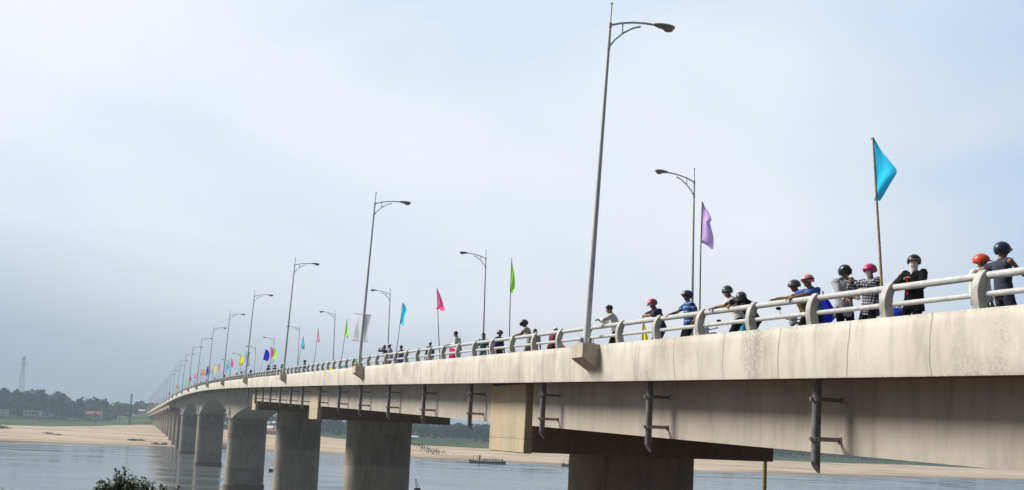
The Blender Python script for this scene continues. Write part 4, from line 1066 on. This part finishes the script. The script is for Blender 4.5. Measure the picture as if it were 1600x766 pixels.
for i in range(15):
    x = -1.8+i*.52; y = (-.35, .35)[i % 2]
    o = protos[i % 6] if i < 6 else copy_tree(protos[i % 6])
    a = fr_.rotation_euler.z; o.location = Vector((-6.8+x*cos(a)-y*sin(a), 365.5+x*sin(a)+y*cos(a), .42)); o.rotation_euler.z = random.uniform(-1, 4)
tf = empty('covered_boat', (23.8, 389.6, 0), .08); tag(tf, 'small dark boat with a canopy moored at the sandbank left of the big pier', 'boat')
tf.location = (23.6, 377.0, 0)
obj('hull', hull_bm(7.0, 1.7, .5, .3), M_hull, tf); canopy(tf, -3.0, -.8, 1.4, 2.0)
b = bmesh.new(); ball(b, (-2.6, 0, .6), (.4, .5, .4)); ball(b, (1.2, 0, .55), (.7, .4, .25)); obj('cargo', b, M_wood, tf)
cn = empty('sampan', (-52.6, 237.0, 0), .15); tag(cn, 'tiny dark rowing boat with one person, between two piers', 'boat')
obj('hull', hull_bm(3.6, .9, .32, .25), M_hull, cn)
person('person in black sitting in the tiny rowing boat between two piers', 0, 0, 0, 1.6, lean=10, shirt='black', pants='black', headgear='cap', hcol=[HC['black']], skin='dark', vox=3, loc=Vector((-53.0, 237.0, .12)), rz=2.0, drop=.3, hips=(0, -.1), grp='person in the rowing boat')

# ------------------------------------------------------------------ trees on the far bank
def leaf_mat(name, c):
    m, t, bs = new_mat(name); oi = N(t, 'ShaderNodeObjectInfo'); geo = N(t, 'ShaderNodeNewGeometry')
    n_ = N(t, 'ShaderNodeTexNoise'); n_.inputs['Scale'].default_value = .45; t.links.new(geo.outputs['Position'], n_.inputs[0])
    a = mixc(t, oi.outputs['Random'], tuple(q*.65 for q in c), (c[0]*1.4, c[1]*1.15, c[2]))
    t.links.new(mixc(t, 1.0, a, ramp(t, [(.3, (.6, .62, .65)), (.7, (1.3, 1.25, 1.1))], n_.outputs[0]).outputs[0], 'MULTIPLY'), bs.inputs['Base Color']); bs.inputs['Roughness'].default_value = .8; bs.inputs['Specular IOR Level'].default_value = .15
    return m
M_leafs = [leaf_mat('leaves_dark', (.020, .056, .034)), leaf_mat('leaves_mid', (.030, .080, .036)), leaf_mat('leaves_olive', (.06, .085, .035))]
M_bark = plain('bark', (.10, .08, .06), .9, 0, .3, 2)
def crown_mesh(h, w, base, clumps, per, leaf, seed, palm=False):
    rnd = random.Random(seed); b = bmesh.new()
    for k in range(clumps):
        for _ in range(30):
            x, y, z = rnd.uniform(-1, 1), rnd.uniform(-1, 1), rnd.uniform(-1, 1)
            if x*x+y*y+z*z < 1: break
        prof = 1-.35*max(0, z)
        c = Vector((x*w*prof, y*w*prof, base+(h-base)*(.5+.5*z))); cr = rnd.uniform(.10, .2)*(h-base)
        for _ in range(per):
            d = Vector((rnd.gauss(0, 1), rnd.gauss(0, 1), rnd.gauss(0, .75))).normalized()*cr*rnd.uniform(.55, 1.05); p = c+d
            q = leaf*rnd.uniform(.6, 1.3); n_ = (d.normalized()+Vector((rnd.uniform(-.6, .6), rnd.uniform(-.6, .6), rnd.uniform(0, .9)))).normalized()
            a, e = frame(n_); rt = rnd.uniform(0, pi); a2 = a*cos(rt)+e*sin(rt); e2 = n_.cross(a2)
            b.faces.new([b.verts.new(p+a2*q), b.verts.new(p+e2*q*.7), b.verts.new(p-a2*q), b.verts.new(p-e2*q*.7)])
    me = bpy.data.meshes.new('crown'); b.to_mesh(me); b.free(); return me
def trunk_mesh(h, w, seed):
    rnd = random.Random(seed); b = bmesh.new(); top = Vector((rnd.uniform(-.4, .4), rnd.uniform(-.4, .4), h*.75))
    tube(b, [(0, 0, -1.0), (.05, 0, h*.25), top*.6, top], [.035*h*.6, .026*h*.6, .018*h*.6, .05], 7)
    for k in range(6):
        z = rnd.uniform(.3, .6); p = top*z/.75*1.0; p = Vector((top.x*z, top.y*z, h*z)); a = rnd.uniform(0, 2*pi); l = w*rnd.uniform(.5, .9)
        tube(b, [p, p+Vector((cos(a)*l*.5, sin(a)*l*.5, l*.35)), p+Vector((cos(a)*l, sin(a)*l, l*.8))], [.1, .07, .03], 5)
    me = bpy.data.meshes.new('trunk'); b.to_mesh(me); b.free(); me.materials.append(M_bark); return me
TR = []
for k, (h, w, ba, nc, pe, lf) in enumerate([(16, 5.2, 3.5, 30, 46, .55), (20, 4.4, 6, 30, 42, .55), (13, 5.0, 2.0, 26, 44, .5), (22, 3.6, 12, 20, 44, .55), (11, 3.2, 1.5, 22, 40, .45), (18, 6.4, 4, 36, 44, .6)]):
    cm = crown_mesh(h, w, ba, nc, pe, lf, 50+k); cm.materials.append(M_leafs[k % 3]); TR.append((cm, trunk_mesh(h, w, 70+k), h))
rt_ = random.Random(5); ntree = 0
def tree(X, Y, kind, sc, label, grp, sink=0):
    cm, tm, h = TR[kind]; root = empty('tree', (X, Y, ground(X, Y)-sink), rt_.uniform(0, 6.28)); root.scale = (sc*rt_.uniform(.9, 1.1), sc*rt_.uniform(.9, 1.1), sc)
    link(bpy.data.objects.new('crown', cm), root); link(bpy.data.objects.new('trunk', tm), root); tag(root, label, 'tree', grp)
def px_tree(x, d, topy, kind, label, grp, jitter=0):
    p = at(x, topy, d); g_ = ground(p.x, p.y); sc = max(.35, (p.z-g_)/TR[kind][2]); tree(p.x, p.y, kind, sc, label, grp)
prof = [(-60, 604), (0, 608), (12, 607), (22, 612), (40, 611), (60, 610), (75, 614), (82, 626), (90, 613), (104, 617), (112, 628), (121, 624), (135, 624), (148, 620), (160, 626), (172, 633), (185, 628), (196, 627), (206, 630), (220, 630), (235, 633)]
def ptop(x):
    for i in range(len(prof)-1):
        if x <= prof[i+1][0]: return prof[i][1]+(prof[i+1][1]-prof[i][1])*(x-prof[i][0])/(prof[i+1][0]-prof[i][0])
    return 633
gL = 'hazy trees on the far bank left of the bridge'
for i in range(54):
    x = -50+i*5.4+rt_.uniform(-1.5, 1.5); d = 740+i*2.4+rt_.uniform(-10, 10)
    px_tree(x, d, ptop(x)+rt_.uniform(-1, 4), rt_.choice([0, 1, 2, 5, 3, 0]), 'hazy blue-green tree in the line of trees on the far bank, left of the bridge', gL)
for i in range(40):
    x = -50+i*7.2+rt_.uniform(-2, 2); px_tree(x, 715+i*2.6, ptop(x)+15+rt_.uniform(-2, 5), rt_.choice([4, 2]), 'low dark bushy tree in front of the tall trees on the far bank', 'low trees in front of the far bank tree line')
for x_, y_ in ((8, 604), (26, 606), (47, 606), (66, 607), (96, 610), (127, 619), (163, 621)): px_tree(x_, 735, y_, 3, 'slender tall tree poking out above the far bank tree line', gL)
px_tree(150, 770, 618.5, 3, 'tall umbrella-shaped tree standing above the others over the red-roofed house', gL)
px_tree(88, 752, 613, 5, 'broad round-crowned tree standing above its neighbours, left of centre of the tree line', gL)
gR = 'hazy trees on the far bank seen under the bridge'
for i in range(70):
    x = 655+i*12.5+rt_.uniform(-4, 4); hz_ = 638.4+.0455*x
    px_tree(x, 655+rt_.uniform(-12, 12), hz_-6+rt_.uniform(-4, 5), rt_.choice([0, 1, 2, 5]), 'dark hazy tree in the wood seen under the bridge deck', gR)
for i in range(30):
    x = 235+i*14+rt_.uniform(-4, 4); hz_ = 638.4+.0455*x
    px_tree(x, 790+rt_.uniform(-20, 20), hz_-8+rt_.uniform(-5, 4), rt_.choice([0, 1, 2, 5]), 'dark hazy tree seen between the bridge piers', 'hazy trees seen between the piers')
# the wood behind as one mass
rw = random.Random(9); b = bmesh.new()
for k in range(1500):
    x = rw.uniform(-200, 2300); d = rw.uniform(790, 980) if x < 300 else rw.uniform(680, 860)
    p = at(x, 650, d); g_ = ground(p.x, p.y); hh_ = rw.uniform(8, 12) if x < 300 else rw.uniform(7, 11.5)
    for _ in range(26):
        c = Vector((p.x+rw.gauss(0, 3), p.y+rw.gauss(0, 3), g_+rw.uniform(0, 1)**.8*hh_)); q = rw.uniform(.7, 1.5); a, e = frame(Vector((rw.gauss(0, 1), rw.gauss(0, 1), rw.gauss(0, 1))))
        b.faces.new([b.verts.new(c+a*q), b.verts.new(c+e*q), b.verts.new(c-a*q), b.verts.new(c-e*q)])
tag(obj('far_wood', b, M_leafs[0], smooth=False), kind='stuff')

# ------------------------------------------------------------------ houses, masts, gate on the far bank
def house(x, d, w, dep, h, roofh, wall, roof, label, gable=True, rz=0.0, storeys=1, lift=0, porch=False):
    p = at(x, 650, d); g_ = ground(p.x, p.y)+lift; root = empty('house', (p.x, p.y, g_-.3), rz); tag(root, label, 'house')
    b = bmesh.new(); cbox(b, -w/2, w/2, -dep/2, dep/2, -1.5 if not lift else 0, h, .02); obj('wall', b, wall, root)
    b = bmesh.new(); o_ = .5
    if gable:
        A = [(-w/2-o_, -dep/2-o_, h), (-w/2-o_, 0, h+roofh), (-w/2-o_, dep/2+o_, h), (w/2+o_, -dep/2-o_, h), (w/2+o_, 0, h+roofh), (w/2+o_, dep/2+o_, h)]
        V = [b.verts.new((q[0], q[1], q[2]+.003)) for q in A]
        for f in ((0, 1, 2), (3, 5, 4), (0, 3, 4, 1), (1, 4, 5, 2), (0, 2, 5, 3)): b.faces.new([V[i] for i in f])
        bmesh.ops.recalc_face_normals(b, faces=b.faces)
    else: cbox(b, -w/2-o_, w/2+o_, -dep/2-o_-.6, dep/2+o_, h+.003, h+roofh, .02)
    obj('roof', b, roof, root, smooth=False)
    nw = max(2, int(w/2.2))
    for s_ in range(storeys):
        for i in range(nw):
            x0 = -w/2+w*(i+.5)/nw; z0 = h*(s_+.45)/storeys
            b = bmesh.new(); cbox(b, x0-.5, x0+.5, -dep/2-.05, -dep/2+.02, z0-.2, z0+h/storeys*.33, .01); obj('window', b, plain('window_dark', (.03, .035, .04), .3), root)
    if porch:
        for i in range(5):
            b = bmesh.new(); xx = -w/2+w*i/4; tube(b, [(xx, -dep/2-.9, -1), (xx, -dep/2-.9, h)], .12, 6); obj('post', b, M_white, root)
    return root
WW = plain('wall_white', (.62, .64, .66), .8); WC = plain('wall_cream', (.5, .45, .36), .8); RR = plain('roof_red', (.24, .085, .06), .8, 0, .2, 1); RG = plain('roof_grey', (.30, .31, .33), .7); RW = plain('roof_pale', (.62, .64, .67), .6); WB = plain('wall_blue', (.25, .36, .45), .8)
house(51, 700, 9.6, 6, 3.4, .5, WW, RW, 'long white flat-roofed house with a porch in front of the trees, left', False, .1, lift=3.4, porch=True)
house(72, 712, 7, 6, 3.0, .3, WB, RG, 'low grey house right of the long white house', False, lift=2.5)
house(1, 705, 8, 6, 3.6, .6, WW, RW, 'white house cut off by the left edge of the photo', False, 0, 2, lift=2.5)
house(149, 745, 9, 7, 3.4, 2.2, WW, RR, 'white house with a red tiled roof under the umbrella-shaped tree', True, .15, lift=2.5)
house(141, 742, 5, 6, 2.8, 1.6, WC, RR, 'small annex with a red roof left of the white house', True, .1, lift=3.2)
house(222, 800, 4.4, 4, 2.2, .8, WW, RW, 'tiny pale hut just left of the far end of the bridge', True, 0, lift=1)
vil = [(350, 690, 9, 4, 1.8, WW, RG), (343, 720, 8, 5, 1.8, WB, RW), (416, 640, 10, 3.4, 1.6, WW, RW), (432, 655, 9, 3.2, 1.5, WC, RG), (424, 610, 12, 2.4, 1.3, WC, RR), (412, 700, 10, 5.5, 1.6, WW, RG), (438, 720, 9, 5.6, 1.6, WB, RW)]
vl = ['white riverside house with grey roof seen through the first arch', 'blue-walled house behind it, seen through the first arch', 'white house with pale roof between the piers', 'cream house with grey roof between the piers', 'long low shed with rusty red roof at the edge of the sand', 'taller white house at the back between the piers', 'blue house at the back between the piers']
for (x, d, w, h, r_, wm, rm), lb in zip(vil, vl): house(x, d, w, 6, h, r_, wm, rm, lb, True, rt_.uniform(-.3, .3))
house(648, 640, 5, 4, 2.2, .8, WW, RW, 'tiny white hut at the foot of the wood seen under the bridge', True)
# white frame gate
p = at(190, 650, 690); g_ = ground(p.x, p.y); root = empty('white_gate_frame', (p.x, p.y, g_-.3), .1); tag(root, 'white goal-like frame standing on the far bank left of the lattice mast', 'gate')
b = bmesh.new(); cbox(b, -2.9, 2.9, -.3, .3, 5.0, 5.9, .02); obj('beam', b, M_white, root)
for x in (-2.5, 2.3):
    b = bmesh.new(); cbox(b, x-.25, x+.25, -.25, .25, -1, 5.0, .02); obj('post', b, M_white, root)
def lattice(name, x, d, topy, w0, w1, label, cat, arms=(), mat=M_galvd, r=.12, legs=None):
    p = at(x, topy, d); g_ = ground(p.x, p.y)-.5; Ht = p.z-g_; root = empty(name, (p.x, p.y, g_)); tag(root, label, cat)
    b = bmesh.new(); n = 12
    cr = lambda k, s_: Vector((s_[0]*(w0+(w1-w0)*k)/2, s_[1]*(w0+(w1-w0)*k)/2, Ht*k))
    sg = [(-1, -1), (1, -1), (1, 1), (-1, 1)]
    for s_ in sg: tube(b, [cr(0, s_), cr(1, s_)], r, 5)
    for i in range(n):
        for j in range(4):
            a, c = sg[j], sg[(j+1) % 4]; tube(b, [cr(i/n, a), cr((i+1)/n, c)], r*.45, 4); tube(b, [cr(i/n, a), cr(i/n, c)], r*.45, 4)
    obj('lattice', b, mat, root)
    for (k, w) in arms:
        b = bmesh.new(); tube(b, [(-w, 0, Ht*k), (w, 0, Ht*k)], r, 5); tube(b, [(-w, 0, Ht*k), (0, 0, Ht*min(1, k+.05)), (w, 0, Ht*k)], r*.7, 4)
        for x_ in (-w, w): tube(b, [(x_, 0, Ht*k), (x_, 0, Ht*k-1.5)], r*1.2, 5)
        obj('cross_arm', b, mat, root)
    return root
lattice('power_pylon', 38, 900, 556, 6.5, .8, 'tall thin electricity pylon rising above the trees at the far left', 'pylon', ((.86, 2.9), (.94, 2.4)), r=.125)
lattice('radio_mast', 206, 690, 615, 1.15, .8, 'dark lattice mast standing by the river just left of the far end of the bridge', 'mast', mat=M_black, r=.11)
# pink arch at the end of the bridge
root = empty('welcome_arch', B(818, 6.15, T(818)-.6), TH); tag(root, 'pinkish red festival arch over the road at the far end of the bridge', 'arch')
MP = plain('arch_pink', (.55, .06, .09), .7, 0, .2, 1)
b = bmesh.new(); cbox(b, -6.4, 6.4, -.4, .4, 5.0, 6.6, .05); obj('banner_board', b, MP, root)
for x in (-5.8, 5.8):
    b = bmesh.new(); cbox(b, x-.5, x+.5, -.4, .4, -.2, 5.0, .05); obj('column', b, MP, root)
# driftwood and stakes on the sand
b = bmesh.new(); rs = random.Random(3)
for k in range(170):
    t_ = rs.random()**.9; X = -51.8+(-27+51.8)*t_+rs.gauss(0, 2.2); Y = 546-119*t_+rs.gauss(0, 3.5); g_ = ground(X, Y)
    tube(b, [(X, Y, g_-.1), (X+rs.uniform(-.1, .1), Y, g_+rs.uniform(.35, 1.0))], rs.uniform(.07, .15), 5)
tag(obj('wooden_stakes', b, M_black), 'dark broken stakes in a slanting row across the sand seen under the bridge', 'stakes', kind='stuff')
for i, (x, y, d) in enumerate([(208, 683, 420), (219, 683, 425), (243, 687, 402), (255, 686, 405), (78, 676, 440), (92, 679, 430)]):
    p = at(x, y, d); b = bmesh.new()
    for k in range(9):
        a = rs.uniform(0, pi); l = rs.uniform(.5, 1.6); c = Vector((rs.gauss(0, .8), rs.gauss(0, .5), rs.uniform(.1, .5)))
        tube(b, [c-Vector((cos(a)*l, sin(a)*l, .1)), c+Vector((cos(a)*l, sin(a)*l, rs.uniform(-.1, .4)))], rs.uniform(.08, .2), 6)
    o = obj('driftwood_heap', b, M_wood); o.location = (p.x, p.y, ground(p.x, p.y)); tag(o, ['dark driftwood heap on the sand straight below the lattice mast', 'smaller driftwood heap right of the one below the mast', 'driftwood heap on the sand near the farthest pier row, left one', 'driftwood heap on the sand right against the pier row', 'low driftwood heap on the bare sand far left', 'low driftwood heap on the bare sand, right of the far left one'][i], 'driftwood')
p = at(1, 673, 470); b = bmesh.new(); rs = random.Random(8)
for k in range(420):
    d_ = Vector((rs.gauss(0, 1.9), rs.gauss(0, 1.2), abs(rs.gauss(0, .75)))); a, e = frame(Vector((rs.gauss(0, 1), rs.gauss(0, 1), rs.gauss(0, 1)))); q = rs.uniform(.15, .35)
    b.faces.new([b.verts.new(d_+a*q), b.verts.new(d_+e*q*.6), b.verts.new(d_-a*q), b.verts.new(d_-e*q*.6)])
root = empty('low_shrub', (p.x, p.y, ground(p.x, p.y))); obj('foliage', b, M_leafs[2], root, smooth=False); tag(root, 'low olive shrub alone on the sand at the left edge', 'shrub')

# ------------------------------------------------------------------ bushes on the near bank
def leafy(name, c):
    m, t, bs = new_mat(name); geo = N(t, 'ShaderNodeNewGeometry'); n_ = N(t, 'ShaderNodeTexNoise'); n_.inputs['Scale'].default_value = 7; t.links.new(geo.outputs['Position'], n_.inputs[0])
    r = ramp(t, [(.3, tuple(q*.5 for q in c)), (.7, (c[0]*1.9, c[1]*1.5, c[2]*1.1))], n_.outputs[0]); t.links.new(r.outputs[0], bs.inputs['Base Color']); bs.inputs['Roughness'].default_value = .55; return m
M_lf1 = leafy('near_leaves', (.045, .095, .024)); M_lf2 = leafy('near_leaves_lime', (.06, .11, .025)); M_twig = plain('twig', (.05, .04, .025), .8)
def bush(x, topy, d, w, h_extra, nst, label, mat, seed, cat='bush', ll=.062):
    rnd = random.Random(seed); p = at(x, topy, d); g_ = ground(p.x, p.y); Hh = p.z-g_
    root = empty('leafy_bush', (p.x, p.y, g_)); tag(root, label, cat); bt = bmesh.new(); bl = bmesh.new()
    for k in range(nst):
        sx, sy = rnd.gauss(0, w*.4), rnd.gauss(0, w*.3); top = Hh*(1-.34*min(1.3, abs(sx)/w))*(rnd.uniform(.60, .86) if rnd.random() < .8 else rnd.uniform(.86, 1.0))
        A = Vector((sx*.4, sy*.4, -.1)); Z = Vector((sx*1.15, sy*1.1, top)); Mi = A.lerp(Z, .5)+Vector((rnd.gauss(0, .03), rnd.gauss(0, .03), 0))
        tube(bt, [A, Mi, Z], [.010, .007, .003], 5)
        L_ = (Z-A).length; n_ = int(L_/.017)
        for i in range(n_):
            t_ = .28+.74*i/n_
            if t_ > 1.0: t_ = 1.0
            c = A.lerp(Mi, t_*2) if t_ < .5 else Mi.lerp(Z, t_*2-1)
            a = rnd.uniform(0, 2*pi); dr = Vector((cos(a), sin(a), rnd.uniform(.2, 1.3))).normalized(); l = ll*rnd.uniform(.7, 1.4); sd, nn = frame(dr)
            wv_ = l*.24; tip = c+dr*l-Vector((0, 0, l*.18)); mid = c+dr*l*.5
            V = [bl.verts.new(q) for q in (c, mid+sd*wv_+nn*wv_*.2, tip, mid-sd*wv_+nn*wv_*.2)]; bl.faces.new(V)
    obj('twigs', bt, M_twig, root); obj('foliage', bl, mat, root, smooth=False); return root
bush(196, 728, 12.5, .34, 0, 150, 'dark leafy bush on the near bank at the bottom left, spiky top', M_lf1, 1)
bush(168, 736, 12.2, .20, 0, 80, 'dark leafy bush merging with the left side of the spiky one', M_lf1, 2)
bush(222, 745, 12.8, .22, 0, 90, 'lower dark bush on the right flank of the spiky one', M_lf1, 3)
bush(238, 750, 13.2, .18, 0, 60, 'small bush tuft between the dark bush and the lime green one', M_lf1, 4)
bush(255, 753, 13.0, .22, 0, 80, 'low lime green bush tops right of the dark bush', M_lf2, 5)
bush(276, 758, 13.0, .22, 0, 70, 'low lime green bush tops, rightmost at the bottom edge', M_lf2, 6)
bush(8, 761, 13.0, .26, 0, 36, 'lime green bush tops in the bottom left corner', M_lf2, 7)
